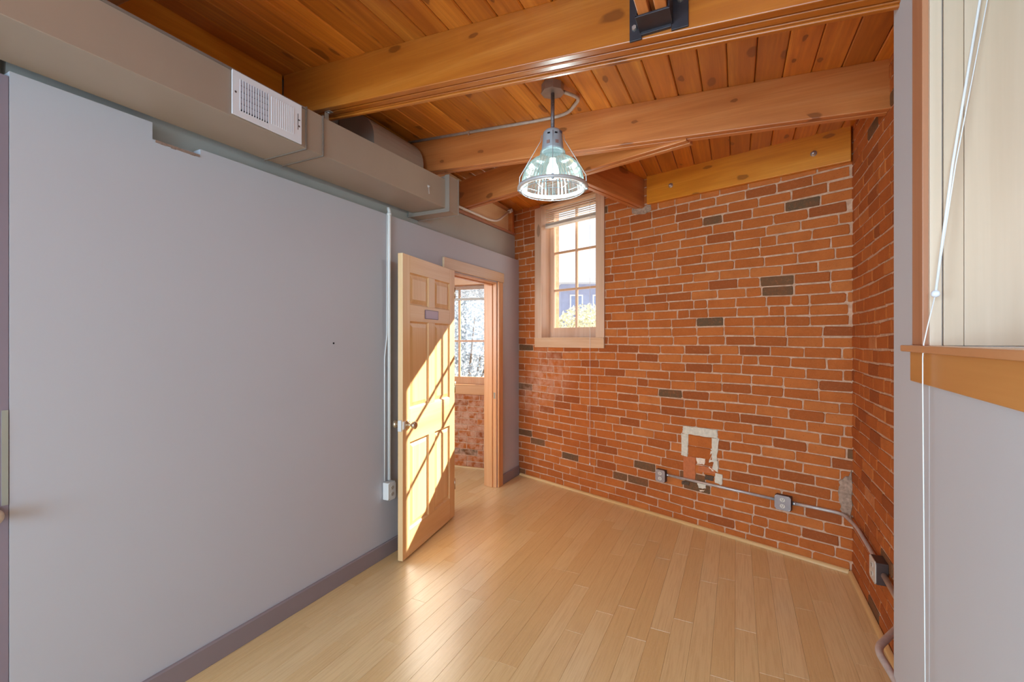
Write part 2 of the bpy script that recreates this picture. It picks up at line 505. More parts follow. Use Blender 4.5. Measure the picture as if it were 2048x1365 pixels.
xs = [-2.6, -2.3, -1.5, -.6, .3, 1.35]
def yclip(x, y_):
    return y_ if y_ <= 2.73 else 2.73 + (y_ - 2.73) * (3.749 - .356 * x + .16 - 2.73) / (4.95 - 2.73)
for y_ in ys:
    for x in xs: vs.append((x, yclip(x, y_), ceil_z(x, yclip(x, y_)) + .02))
    for x in xs: vs.append((x, yclip(x, y_), ceil_z(x, yclip(x, y_)) + .16))
n = len(xs)
for i in range(len(ys) - 1):
    for j in range(n - 1):
        a = i * 2 * n + j; b = (i + 1) * 2 * n + j
        fs += [(a, a + 1, b + 1, b), (a + n, b + n, b + n + 1, a + n + 1)]
mb.add(vs, fs, 1)
S(mb.build('ceiling', [W['ceil'], M['groove']], recalc=False))

# ------------------------------------------------------------------ BEAMS
def beam(name, A, B, depth, plies, mat, label, ztop=None, bevel=.004, cat='beam', perp=None, drops=None):
    """A,B: (x,y) of the front bottom line; plies: list of (thickness, extra_drop). Built along local X."""
    A = Vector((*A, 0)); B = Vector((*B, 0)); L = (B - A).length; d = (B - A).normalized()
    q = Vector((-d.y, d.x, 0))            # local +Y
    zt = [ceil_z(A.x, A.y), ceil_z(B.x, B.y)]
    if ztop: zt = ztop
    ang = math.atan2(d.y, d.x)
    mb = MB(); y = 0
    for (th, dr) in plies:
        if dr is not None:
            # tops follow the boarding
            t0 = zt[0] + .002; t1 = zt[1] + .002
            b0 = zt[0] - depth - dr; b1 = zt[1] - depth - dr
            p = [(0, y, b0), (L, y, b1), (0, y + th, b0), (L, y + th, b1), (0, y, t0), (L, y, t1), (0, y + th, t0), (L, y + th, t1)]
            mb.hexa([(a, b, c - zt[0]) for (a, b, c) in p])
        y += th
    o = mb.build(name, mat, bevel=bevel, loc=(A.x, A.y, zt[0]), rotz=ang)
    tag(o, label, cat, kind='thing')
    return o

# first beam, top-left
beam('ceiling_beam', (-2.3, .745), (-.36, .745), .235, [(.038, 0), (.008, None), (.038, 0), (.008, None), (.038, 0)], W['beam'],
     'short stretch of wooden ceiling beam in the top-left corner above the duct')
b1 = beam('ceiling_beam', (-2.3, 1.74), (.55, 1.74), .235, [(.036, 0), (.009, -.012), (.034, 0), (.009, -.012), (.012, 0), (.02, .008)], W['beam'],
     'largest built-up wooden ceiling beam carrying the black steel hanger', ztop=[2.965, 2.765])
beam('ceiling_beam', (-2.3, 2.73), (.655, 2.73), .235, [(.038, 0), (.010, -.012), (.038, 0), (.010, -.012)], W['beam_red'],
     'knotty wooden ceiling beam just behind the pendant lamp stem', ztop=[2.955, 2.803])
beam('ceiling_beam', (-2.228, 3.450), (-.26, 2.768), .24, [(.038, 0), (.012, -.012), (.038, 0)], W['beam_red'],
     'oblique ceiling beam running behind the lamp shade from duct end to the knotty beam', ztop=[2.885, 2.845])
# short oblique beam landing on the brick, beside the window
Aq = Vector((-.709, 4.0)); dq = Vector((-.335, -.942))
Bq = Aq + dq * .97
beam('ceiling_beam', (Bq.x, Bq.y), (Aq.x, Aq.y), .24, [(.038, 0), (.010, -.012), (.038, 0)], W['beam_red'],
     'short reddish beam with its end resting on the brick right of the window', ztop=[2.862, 2.843])
# ledgers
o = beam('ledger_board', (-2.3, 1.735), (-2.3, -2.5), .235, [(.0005, 0), (.036, 0)], W['ledger'],
     'honey coloured ledger board fixed to the wall above the duct', ztop=[2.963, 2.963], cat='ledger board')
o.location.x = -2.34 + .0; o.rotation_euler.z = -PI / 2
# ledger along brick
sA = 1.53; sB = 2.93
L = sB - sA
mb = MB()
zA, zB = 2.847, 2.800
mb.hexa([(0, -.04, zA - .235 - zA), (L, -.04, zB - .215 - zA), (0, 0, -.235), (L, 0, zB - .215 - zA),
         (0, -.04, .012), (L, -.04, zB - zA + .012), (0, 0, .012), (L, 0, zB - zA + .012)])
pA = bp(sA, zA, .004)
led = mb.build('ledger_board', W['ledger'], bevel=.004, loc=pA, rotz=math.atan2(T.y, T.x))
tag(led, 'orange ledger board bolted along the top of the brick wall', 'ledger board', kind='thing')
for (u, v) in ((1341, 371), (1627, 307)):
    s_, z_ = on_brick(u, v, .05)
    mb = MB(); mb.lathe([(0, -.022), (.009, -.022), (.011, -.012), (.011, -.004), (.019, -.004), (.019, 0), (0, 0)], (s_ - sA, -.04, z_ - zA), 'Y', 12)
    mb.build('bolt', M['bolt'], led)['label'] = 'zinc bolt head with washer'

# joist + hanger on beam 1
hx0, hx1 = -.316, -.215
zj = 2.965 - .070 * (-.265 + 2.3)
mb = MB()
for (a, b) in ((hx0 + .002, hx0 + .040), (hx1 - .040, hx1 - .002)):
    mb.box(a, b, -2.2, 1.731, zj - .205, zj + .012)
mb.box(hx0 + .040, hx1 - .040, -2.2, 1.731, zj - .17, zj + .012)
mo = mb.build('ceiling_joist', wood('joist_fir_long', srgb(196, 116, 56), srgb(214, 134, 72), srgb(224, 150, 88), 'Y', .05, 0, .4), bevel=.003)
tag(mo, 'doubled joist running towards the viewer from the black steel hanger', 'joist', kind='thing')
hg = empty('joist_hanger', (-.265, 1.735, zj - .22))
tag(hg, 'black bolted steel hanger on the face of the largest beam', 'joist hanger', kind='thing')
def loc(mb, o, name, mat, **k):
    off = o.location.copy()
    mb.v = [p - off for p in mb.v]
    return mb.build(name, mat, o, **k)
mb = MB()
zb = zj - .235
mb.box(-.362, -.318, 1.731, 1.7395, zb + .001, zj - .01)
mb.box(-.213, -.155, 1.731, 1.7395, zb + .001, zj - .01)
loc(mb, hg, 'back_flange', M['black'], bevel=.001)
mb = MB()
mb.box(hx0 - .008, hx0 - .001, 1.64, 1.731, zj - .211, zj - .01)
mb.box(hx1 + .001, hx1 + .008, 1.64, 1.731, zj - .211, zj - .01)
mb.box(hx0 - .008, hx1 + .008, 1.64, 1.731, zj - .213, zj - .206)
mb.box(hx0 - .003, hx1 + .003, 1.725, 1.7385, zb + .012, zj - .206)
loc(mb, hg, 'seat', M['black'], bevel=.001)
for (x, z) in ((-.343, zj - .19), (-.182, zj - .135), (-.343, zj - .07), (-.182, zj - .03)):
    mb = MB(); mb.lathe([(0, -.012), (.0085, -.012), (.010, -.008), (.010, 0), (0, 0)], (x, 1.731, z), 'Y', 6, flat=True)
    loc(mb, hg, 'bolt', M['bolt'])['label'] = 'bright zinc hex bolt'

# ------------------------------------------------------------------ LEFT PARTITION
def yz_wall(name, x0, x1, poly, hole, mats, tone=None):
    """wall in the y-z plane from x0 to x1. poly: top profile [(y,z)...]; hole (y0,y1,z1) from the floor"""
    mb = MB(); ha, hb, hz = hole
    pts = sorted(set([p[0] for p in poly] + [ha, hb]))
    def top(y, side):
        # piecewise-linear with steps allowed (duplicated y)
        seg = [(a, b) for a, b in zip(poly, poly[1:]) if b[0] > a[0] and a[0] - 1e-6 <= y <= b[0] + 1e-6]
        s_ = seg[-1] if side > 0 else seg[0]
        (a, za), (b, zb_) = s_
        return za + (zb_ - za) * (y - a) / (b - a)
    for a, b in zip(pts, pts[1:]):
        z0 = hz if (a >= ha - 1e-6 and b <= hb + 1e-6) else 0
        ta, tb = top(a, 1), top(b, -1)
        mb.hexa([(x0, a, z0), (x1, a, z0), (x0, b, z0), (x1, b, z0), (x0, a, ta), (x1, a, ta), (x0, b, tb), (x1, b, tb)])
    return S(mb.build(name, mats))
PTOP = [(.612, 2.352), (1.02, 2.358), (1.02, 2.290), (1.205, 2.294), (1.205, 2.318), (2.4, 2.326), (4.51, 2.338)]
wl = yz_wall('wall_left', -2.19, -2.14, PTOP, (3.19, 4.0, 2.04), M['wall'])
yz_wall('wall_upper_left', -2.262, -2.198, [(.62, 2.57), (2.8, 2.575), (4.525, 2.612)], (3.19, 4.0, 2.04), M['grey'])
# torn lower lip of the notch
mb = MB()
for i in range(9):
    y = 1.03 + i * .019
    mb.box(-2.142, -2.1365, y, y + .0195, 2.276 + random.random() * .006, 2.2905)
mb.build('torn_edge', plain('torn_paper', srgb(150, 124, 110), .8, .2, var=.2, scale=80), wl)
# little filler marks and a nail hole
p = on_x(667, 687, -2.14)
mb = MB(); mb.lathe([(0, .001), (.0055, .001), (.0055, -.001), (0, -.001)], (-2.139, p.y, p.z), 'X', 10)
mb.build('nail_hole', M['dark'], wl)

# baseboards
mb = MB()
mb.prism([(-2.1395, .60, .001), (-2.125, .60, .001), (-2.125, .60, .092), (-2.130, .60, .098), (-2.1395, .60, .098)], (0, 2.50, 0))
S(mb.build('baseboard_left', M['base']))
mb = MB()
mb.prism([(-2.1395, 4.095, .001), (-2.125, 4.095, .001), (-2.125, 4.095, .092), (-2.130, 4.095, .098), (-2.1395, 4.095, .098)], (0, .395, 0))
S(mb.build('baseboard_far_left', M['base']))

# timber rail, plywood and cleat above the grey wall
pp = empty('plywood_sheathing', (-2.24, 3.65, 2.6))
tag(pp, 'pale plywood panel under the ceiling between duct end and brick', 'panel', kind='thing')
mb = MB()
mb.hexa([(-2.262, 2.82, 2.58), (-2.236, 2.82, 2.58), (-2.262, 4.53, 2.616), (-2.236, 4.53, 2.616),
         (-2.262, 2.82, 2.93), (-2.236, 2.82, 2.93), (-2.262, 4.53, 2.89), (-2.236, 4.53, 2.89)])
loc(mb, pp, 'sheet', W['plyl'])
mb = MB()
mb.hexa([(-2.236, 2.82, 2.578), (-2.178, 2.82, 2.578), (-2.236, 4.50, 2.614), (-2.178, 4.50, 2.614),
         (-2.236, 2.82, 2.602), (-2.178, 2.82, 2.602), (-2.236, 4.50, 2.638), (-2.178, 4.50, 2.638)])
loc(mb, pp, 'rail', wood('rail_fir', srgb(158, 104, 78), srgb(178, 124, 94), srgb(190, 138, 108), 'Y', 0, 0, .5), bevel=.003)
mb = MB(); mb.box(-2.236, -2.20, 4.02, 4.42, 2.862, 2.888)
loc(mb, pp, 'cleat', wood('cleat_fir', srgb(178, 118, 70), srgb(190, 132, 84), srgb(204, 148, 98), 'Y', 0, 0, .5), bevel=.002)
mb = MB(); mb.box(-2.236, -2.185, 4.44, 4.485, 2.64, 2.89)
loc(mb, pp, 'corner_shade_strip', W['beam_red'], bevel=.002)  # solid brown strip standing in for the shadow at the brick corner
S(MB().box(-2.42, -2.345, -3.6, 2.82, 2.3, 3.0).build('wall_behind_ledger', M['grey']))
S(MB().box(-2.42, -2.263, 2.82, 5.0, 2.62, 3.0).build('wall_above_hall', M['grey']))

# ------------------------------------------------------------------ BRICKWORK
def brick_wall(name, org, tx, nin, s0, s1, z0, z1, holes, mats, seed, thick=.30, course=.0712, blen=.208, skip=None, low_dark=True):
    rnd = random.Random(seed); mb = MB()
    org = Vector(org); tx = Vector(tx); nin = Vector(nin)
    def P(s, z, off): 
        q = org + tx * s + nin * off; return Vector((q.x, q.y, z))
    def wob(s, z): return .004 * math.sin(s * 2.1 + z * 3) + .003 * math.sin(s * 5.3 + z * 1.7)
    # mortar body, cut around the openings
    xs_ = sorted(set([s0, s1] + [h[0] for h in holes] + [h[1] for h in holes]))
    zs_ = sorted(set([z0, z1] + [h[2] for h in holes] + [h[3] for h in holes]))
    for a, b in zip(xs_, xs_[1:]):
        for c, d in zip(zs_, zs_[1:]):
            mid = ((a + b) / 2, (c + d) / 2)
            if any(h[0] < mid[0] < h[1] and h[2] < mid[1] < h[3] for h in holes): continue
            mb.hexa([P(a, c, -thick), P(b, c, -thick), P(a, c, 0), P(b, c, 0), P(a, d, -thick), P(b, d, -thick), P(a, d, 0), P(b, d, 0)], 1)
    row = 0; z = z0 + .004
    while z < z1:
        h = course - .0098
        s = s0 - rnd.random() * .05 - (.104 if row % 2 else 0)
        header = False
        while s < s1:
            L = blen if not header else .104
            if not header and rnd.random() < .09: L = .104
            if not header and rnd.random() < .05: L = .15
            L += rnd.uniform(-.006, .006)
            a, b = s + .0043, s + L - .0043
            s += L
            a2, b2 = max(a, s0 + .001), min(b, s1 - .001)
            if b2 - a2 < .025: continue
            zz0, zz1 = z, min(z + h, z1)
            if zz1 - zz0 < .02: continue
            pieces = [(a2, b2)]
            for hh in holes:
                if zz1 > hh[2] and zz0 < hh[3]:
                    np_ = []
                    for (p, q) in pieces:
                        if q <= hh[0] or p >= hh[1]: np_.append((p, q))
                        else:
                            if p < hh[0] - .02: np_.append((p, hh[0]))
                            if q > hh[1] + .02: np_.append((hh[1], q))
                    pieces = np_
            for (p, q) in pieces:
                if skip and skip((p + q) / 2, (zz0 + zz1) / 2): continue
                t = min(1, max(.13, rnd.gauss(.5, .17)))
                dark_p = .012 + (.07 if (zz0 < .55 and low_dark) else 0)
                if rnd.random() < dark_p: t = rnd.random() * .09
                elif rnd.random() < .05: t = .14 + rnd.random() * .05
                e = rnd.uniform(.0035, .0065); j = lambda w=.0030: rnd.uniform(-w, w)
                zc = wob((p + q) / 2, z)
                # rounded outline: 8-gon front, back ring in mortar
                c = min(.007, (q - p) * .2) * rnd.uniform(.5, 1.3)
                out = [(p + c, zz0), (q - c, zz0), (q, zz0 + c), (q, zz1 - c), (q - c, zz1), (p + c, zz1), (p, zz1 - c), (p, zz0 + c)]
                out = [(x + j(), y + j() + wob(x, z)) for x, y in out]
                mx, mz = (p + q) / 2, (zz0 + zz1) / 2 + zc
                inn = []
                for x, y in out:
                    dx, dz = x - mx, y - mz
                    inn.append((mx + dx * (1 - .0035 / max(.02, abs(q - p) / 2)), mz + dz * (1 - .0035 / ((zz1 - zz0) / 2))))
                tilt = j(.0015)
                vs = [P(x, y, -.004) for x, y in out] + [P(x, y, e * .55) for x, y in out] + [P(x, y, e + tilt * (1 if x > mx else -1)) for x, y in inn]
                fs = [tuple(16 + i for i in range(8))]
                for r_ in (0, 8):
                    fs += [(r_ + i, r_ + (i + 1) % 8, r_ + 8 + (i + 1) % 8, r_ + 8 + i) for i in range(8)]
                mb.add(vs, fs, 0, False, t)
        z += course; row += 1
    return S(mb.build(name, mats, tone=True))

WS0, WS1, WZ0, WZ1 = .315, .996, 1.490, 2.84
def patch_skip(s, z):
    for (a, b, c, d) in PATCHES:
        if a < s < b and c < z < d: return True
    return False
# plaster-frame patch in wall coordinates
pl = [on_brick(u, v) for (u, v) in ((1364, 860), (1437, 862), (1436, 925), (1366, 912))]
PX0, PX1 = pl[0][0], pl[1][0]; PZ1 = (pl[0][1] + pl[1][1]) / 2 + .01; PZ0 = PZ1 - .27
cc = [on_brick(u, v) for (u, v) in ((1680, 957), (1711, 1047))]
PATCHES = [(PX0 + .01, PX1 - .01, PZ0, PZ1), (cc[0][0] + .02, 3.0, cc[1][1] + .02, cc[0][1] - .02)]
print('PATCH', PX0, PX1, PZ0, PZ1, cc)
wb = brick_wall('wall_back', C0, T, NIN, -.13, 2.934, 0, 2.99, [(WS0 - .03, WS1 + .03, WZ0 - .05, WZ1 + .04)], [M['brick'], M['mortar']], 3)
wr = brick_wall('wall_right', (.654, 3.520, 0), (0, -1, 0), (-1, 0, 0), 0, 1.66, 0, 2.99, [], [M['brick'], M['mortar']], 11)
# hall brick wall seen through the doorway
TH = Vector((.994, .108, 0)).normalized(); NH = Vector((TH.y, -TH.x, 0)); OH = Vector((-4.2, 4.318, 0))
HW = [( -3.66 + 4.2) / TH.x, (-2.50 + 4.2) / TH.x, .955, 2.12]
wh = brick_wall('wall_hall_back', OH, TH, NH, 0, 1.95, 0, 2.65, [(HW[0], HW[1], HW[2] - .02, HW[3] + .02)], [M['brickh'], M['mortar']], 5)

def blob(mb, pts, off0, off1, sub=4, jit=.006, seed=1, m=0):
    """irregular flat patch on the brick plane; pts outline (s,z)"""
    rnd = random.Random(seed); out = []
    n = len(pts)
    for i in range(n):
        a, b = pts[i], pts[(i + 1) % n]
        for k in range(sub):
            t = k / sub
            out.append((a[0] + (b[0] - a[0]) * t + rnd.uniform(-jit, jit), a[1] + (b[1] - a[1]) * t + rnd.uniform(-jit, jit)))
    cx = sum(p[0] for p in out) / len(out); cz = sum(p[1] for p in out) / len(out)
    inn = [(cx + (x - cx) * .93, cz + (z - cz) * .93) for x, z in out]
    N = len(out)
    vs = [bp(x, z, off0) for x, z in out] + [bp(x, z, off1 + rnd.uniform(-.001, .001)) for x, z in inn] + [bp(cx, cz, off1)]
    fs = [(i, (i + 1) % N, N + (i + 1) % N, N + i) for i in range(N)] + [(N + i, N + (i + 1) % N, 2 * N) for i in range(N)]
    mb.add(vs, fs, m)
# plaster square frame (three strips) with two bricks inside
fr = .055
mb = MB()
blob(mb, [(PX0 - .005, PZ1 - fr), (PX1 + .005, PZ1 - fr), (PX1, PZ1 + .012), (PX0 + .005, PZ1 + .008)], -.003, .0095, 8, .004, 2)
blob(mb, [(PX0 - .004, PZ1 - .235), (PX0 + .05, PZ1 - .24), (PX0 + .058, PZ1 - fr + .006), (PX0 - .006, PZ1 - fr + .006)], -.003, .0093, 8, .004, 3)
blob(mb, [(PX1 - .07, PZ1 - .25), (PX1 - .012, PZ1 - .235), (PX1 + .008, PZ1 - fr + .006), (PX1 - .045, PZ1 - fr + .006)], -.003, .0097, 8, .004, 4)
mb.build('plaster_patch', M['concrete'], wb)['label'] = 'square frame of pale plaster'
mb = MB()
for (c, d, t) in ((PZ1 - .138, PZ1 - fr - .004, .55), (PZ1 - .225, PZ1 - .146, .42)):
    vs = []
    a, b = PX0 + .056, PX1 - .045
    for off in (-.003, .0098):
        vs += [bp(a, c, off), bp(b, c, off), bp(b, d, off), bp(a, d, off)]
    mb.add(vs, [(0, 1, 2, 3), (4, 5, 6, 7), (0, 1, 5, 4), (1, 2, 6, 5), (2, 3, 7, 6), (3, 0, 4, 7)], 0, False, t)
mb.build('infill_bricks', M['brick'], wb, bevel=.003, tone=True)
# rough rubble below the square
mb = MB()
fl = lambda *uv: [on_brick(u, v, .006) for u, v in uv]
for i, (q, mt) in enumerate((
        (fl((1366, 912), (1392, 914), (1391, 962), (1367, 958)), 1), (fl((1392, 916), (1412, 917), (1409, 930), (1394, 928)), 0),
        (fl((1395, 934), (1408, 932), (1430, 938), (1434, 950), (1412, 947), (1396, 943)), 1),
        (fl((1418, 934), (1429, 942), (1427, 944), (1416, 936)), 0),
        (fl((1430, 946), (1446, 950), (1444, 972), (1429, 966)), 2), (fl((1410, 950), (1428, 953), (1427, 963), (1410, 960)), 3),
        (fl((1363, 962), (1379, 964), (1378, 971), (1364, 970)), 3), (fl((1394, 966), (1413, 968), (1412, 978), (1398, 977)), 2),
        (fl((1399, 980), (1410, 981), (1408, 984), (1400, 983)), 0), (fl((1430, 918), (1437, 924), (1436, 946), (1424, 938)), 2))):
    blob(mb, q, -.001,   .0085 + i * .0004, 4, .003, 20 + i, mt)
bsof = plain('soft_red_brick', srgb(190, 108, 66), .85, .2, var=.12, scale=30, bump=.4)
bdk = plain('dark_burnt_brick', srgb(92, 72, 56), .85, .2, var=.2, scale=40, bump=.4)
mb.build('rubble_repair', [M['paintfleck'], bsof, M['concrete'], bdk], wb)['label'] = 'patchy rubble repair with paint flakes'
# rough cement at the right corner
mb = MB()
q = [on_brick(u, v) for u, v in ((1679, 960), (1700, 948), (1710, 940), (1712, 1052), (1700, 1040), (1684, 1030), (1677, 1000))]
blob(mb, [(min(a, 2.93), b) for a, b in q], -.004, .012, 6, .006, 31)
mb.build('cement_patch', M['cement'], wb)['label'] = 'rough grey cement fill in the corner'
mb = MB()
q = [on_brick(u, v) for u, v in ((1263, 413), (1285, 418), (1303, 404), (1304, 420), (1290, 430), (1264, 428))]
blob(mb, q, -.004, .008, 4, .004, 33)
mb.build('beam_pocket_mortar', M['cement'], wb)

# quarter round along the bricks
def qround(name, A, B, n, r=.021):
    A = Vector(A); B = Vector(B); d = (B - A); L = d.length; n = Vector(n); mb = MB()
    prof = [(0, .001)] + [(r * math.cos(a), .001 + r * math.sin(a)) for a in [i * PI / 10 for i in range(6)]]
    poly = [(0, -p[0], p[1]) for p in prof]
    mb.prism(poly, (L, 0, 0))
    o = mb.build(name, W['round'], loc=A, rotz=math.atan2(d.y, d.x)); S(o); return o
a = bp(.0, 0, .007); b = bp(2.915, 0, .007)
qround('trim_1', a, b, NIN)
qround('trim_2', (.645, 3.505, 0), (.645, 1.95, 0), (-1, 0, 0))
p0 = OH + NH * .008; p1 = OH + TH * 1.93 + NH * .008
qround('trim_3', p0, p1, NH, .016)

# ------------------------------------------------------------------ WINDOW 1 (in the oblique brick wall)
ANG1 = math.atan2(T.y, T.x)
def window(name, org, ang, s0, s1, z0, z1, cas, reveal, sashlow, sashtop, cols, rows, apron_h, mats, headcas=True, sill_over=.012):
    """local X along wall, local +Y outwards. org at s=0"""
    w = empty(name, org, ang); S(w)
    vm, hm = mats
    gl0, gl1 = s0 + .052, s1 - .052
    def bx(name_, x0, x1, y0, y1, za, zb, mat, bev=.002):
        return MB().box(x0, x1, y0, y1, za, zb).build(name_, mat, w, bevel=bev)
    bx('casing', s0 - cas, s0, -.022, -.0075, z0, z1 + (cas if headcas else 0), vm)
    bx('casing', s1, s1 + cas, -.022, -.0075, z0, z1 + (cas if headcas else 0), vm)
    if headcas: bx('head_casing', s0, s1, -.022, -.0075, z1, z1 + cas, hm)
    bx('apron', s0 - cas, s1 + cas, -.026, -.0075, z0 - apron_h, z0 - .012, hm)
    bx('sill', s0 - cas - sill_over * .0, s1 + cas, -.030, reveal + .03, z0 - .012, z0 + .002, hm)
    jm = MB().box(s0 - .018, s0, -.0075, reveal + .05, z0, z1); jm.build('jamb', vm, w, bevel=.001)
    MB().box(s1, s1 + .018, -.0075, reveal + .05, z0, z1).build('jamb', vm, w, bevel=.001)
    MB().box(s0 - .018, s1 + .018, -.0075, reveal + .05, z1, z1 + .018).build('head_jamb', hm, w)
    # sash
    sh = MB()
    y0, y1 = reveal, reveal + .035
    sh.box(s0, gl0, y0, y1, z0 + .002, z1); sh.box(gl1, s1, y0, y1, z0 + .002, z1)
    sh.box(gl0, gl1, y0, y1, z0 + .002, sashlow); sh.box(gl0, gl1, y0, y1, sashtop, z1)
    sa = sh.build('sash', vm, w, bevel=.002)
    mw = .022
    for c in cols:
        x = gl0 + (gl1 - gl0) * c
        MB().box(x - mw / 2, x + mw / 2, y0 + .006, y1 - .006, sashlow, sashtop).build('muntin', vm, sa, bevel=.001)
    for r in rows:
        MB().box(gl0, gl1, y0 + .007, y1 - .007, r - mw / 2, r + mw / 2).build('muntin', hm, sa, bevel=.001)
    pn = MB().box(gl0, gl1, y0 + .016, y0 + .019, sashlow, sashtop).build('pane', M['glass'], sa)
    return w
wcas = wood('grey_casing_fir', srgb(206, 160, 126), srgb(218, 178, 146), srgb(226, 190, 160), 'Z', .05, 0, .32, .9, coat=.25)
wcash = wood('grey_casing_fir_rail', srgb(206, 158, 118), srgb(218, 174, 134), srgb(226, 188, 150), 'X', .08, 0, .32, .9, coat=.25)
w1 = window('window_1', C0, ANG1, WS0, WS1, WZ0, WZ1, .092, .118, 1.595, 2.80, (.5,), (1.985, 2.375), .098, (wcas, wcash), False)

# blind of window 1 (half raised)
bl = empty('window_blind', bp(.655, 2.74, -.04), ANG1)
tag(bl, 'white slatted blind gathered at the top of the brick-wall window', 'blind')
mb = MB()
z = 2.745
bw = .655 / 2
for i in range(8):
    zz = 2.678 + i * .020
    mb.hexa([(x * bw, y, zz - 2.74 + dz) for dz in (0, .0012) for (x, y, q) in ((-1, -.013, 0), (1, -.013, 0), (-1, .013, 1), (1, .013, 1))])
mb.build('slats', M['blind'], bl)
mb = MB()
for i in range(6):
    zz = 2.650 + i * .0042
    mb.box(-bw, bw, -.013, .013, zz - 2.74, zz - 2.74 + .0022)
mb.build('stacked_slats', M['blind'], bl)
MB().box(-bw, bw, -.014, .014, 2.628 - 2.74, 2.648 - 2.74).build('bottom_rail', M['blind'], bl, bevel=.002)
# pull cord
s_, zt = on_brick(1180, 640, .035); _, zbm = on_brick(1178, 926, .035)
mb = MB(); xl = s_ - .655
mb.tube([(xl, -.075, .04), (xl, -.075, -.6), (xl - .002, -.075, zbm - 2.74)], .0016, 6)
mb.tube([(xl, -.075, .04), (xl, 0, .04)], .0016, 6)
mb.tube([(xl - .002, -.075, zbm - 2.74), (xl - .002, -.075, zbm - 2.74 - .02)], [.004, .006], 8)
mb.build('pull_cord', M['cord'], bl)

# ------------------------------------------------------------------ WINDOW 2 (hall)
ANG2 = math.atan2(TH.y, TH.x)
w2 = window('window_2', OH + NH * .0, ANG2, HW[0], HW[1], HW[2], 2.10, .10, .09, 1.035, 2.06, (.28, .64), (1.455,), .11, (W['casing'], W['casingh']), True)
bl2 = empty('window_blind', OH + TH * ((HW[0] + HW[1]) / 2) - NH * .035 + Vector((0, 0, 2.05)), ANG2)
tag(bl2, 'white slatted blind at the top of the window seen through the doorway', 'blind')
mb = MB(); hw = (HW[1] - HW[0]) / 2 - .012
for i in range(12):
    zz = -.098 + i * .0125
    mb.hexa([(x * hw, y, zz + dz) for dz in (0, .0012) for (x, y) in ((-1, -.013), (1, -.013), (-1, .013), (1, .013))])
mb.build('slats', M['blind'], bl2)
MB().box(-hw, hw, -.014, .014, -.122, -.100).build('bottom_rail', M['blind'], bl2, bevel=.002)

# ------------------------------------------------------------------ RIGHT WHITE WALL with deep window (window_3)
E = Vector((.466, 1.918, 0)); DW = Vector((-.0488, -.9988, 0)).normalized(); NW = Vector((-DW.y * -1, 0, 0))
ANG3 = math.atan2(DW.y, DW.x)          # local X runs along the wall towards the viewer; local +Y = into the wall (to the right)
# local +Y for angle ANG3 is (-sin, cos) = (.9988,-.0488): into the wall
WY0, WY1 = .378, 1.55                  # opening along the wall
WZB, WZT = 1.455, 2.50
mb = MB()
TK = .16
def bxl(m_, x0, x1, z0, z1, y0=0.0, y1=TK): m_.box(x0, x1, y0, y1, z0, z1)
bxl(mb, 0, WY0, 0, 3.0); bxl(mb, WY0, WY1, 0, WZB - .012); bxl(mb, WY0, WY1, WZT, 3.0); bxl(mb, WY1, 5.6, 0, 3.0)
# thin second layer starting beside the window leaves the slight vertical edge
o = mb.build('wall_near_right', M['wallw'], loc=E, rotz=ANG3, bevel=.004); S(o)
wnr = o
S(MB().box(.56, .653, 1.80, 1.915, 0, 3.0).build('wall_return_right', M['wallw']))
w3 = empty('window_3', E, ANG3); S(w3)
def w3b(name_, x0, x1, y0, y1, z0, z1, mat, bev=.002):
    return MB().box(x0, x1, y0, y1, z0, z1).build(name_, mat, w3, bevel=bev)
cz = wood('side_casing_fir', srgb(172, 112, 76), srgb(188, 130, 94), srgb(200, 146, 110), 'Z', .02, 0, .4, .7)
w3b('casing', WY0 - .094, WY0, -.014, 0, WZB, WZT + .09, cz)
w3b('casing', WY1, WY1 + .094, -.014, 0, WZB, WZT + .09, cz)
w3b('head_casing', WY0, WY1, -.014, 0, WZT, WZT + .09, cz)
w3b('jamb', WY0, WY0 + .012, -.002, .0215, WZB, WZT, W['ply'], .001)
w3b('reveal_strip', WY0, WY0 + .0115, .0250, .0630, WZB, WZT, W['ply'], .0015)
w3b('reveal_panel', WY0, WY0 + .0105, .0642, .52, WZB, WZT, W['ply'], .001)
w3b('reveal_panel', WY1 - .012, WY1, .0, .52, WZB, WZT, W['ply'], .001)
w3b('head_panel', WY0, WY1, .0, .52, WZT, WZT + .012, W['ply'], .001)
w3b('sill', WY0 - .134, WY1 + .134, -.032, .03, WZB - .018, WZB, wood('sill_edge_fir', srgb(192, 132, 84), srgb(208, 150, 104), srgb(218, 166, 120), 'X', 0, 0, .3, .8, coat=.4), .003)
w3b('sill_board', WY0 - .012, WY1 + .012, .03, .52, WZB - .018, WZB - .001, plain('sky_reflection_sill', srgb(196, 196, 204), .2, .5), .001)  # bluish grey puts the reflected sky into the sill colour
w3b('apron', WY0 - .105, WY1 + .105, -.016, 0, 1.355, WZB - .018, wood('maple_apron', srgb(190, 126, 62), srgb(204, 142, 78), srgb(214, 158, 98), 'X', 0, 0, .35, .6, coat=.2), .002)
s3 = MB()
s3.box(WY0, WY0 + .06, .44, .48, WZB, WZT); s3.box(WY1 - .06, WY1, .44, .48, WZB, WZT)
s3.box(WY0 + .06, WY1 - .06, .44, .48, WZB, WZB + .08); s3.box(WY0 + .06, WY1 - .06, .44, .48, WZT - .06, WZT)
s3o = s3.build('sash', W['casing'], w3, bevel=.002)
MB().box(WY0 + .06, WY1 - .06, .458, .461, WZB + .08, WZT - .06).build('pane', M['glass'], s3o)
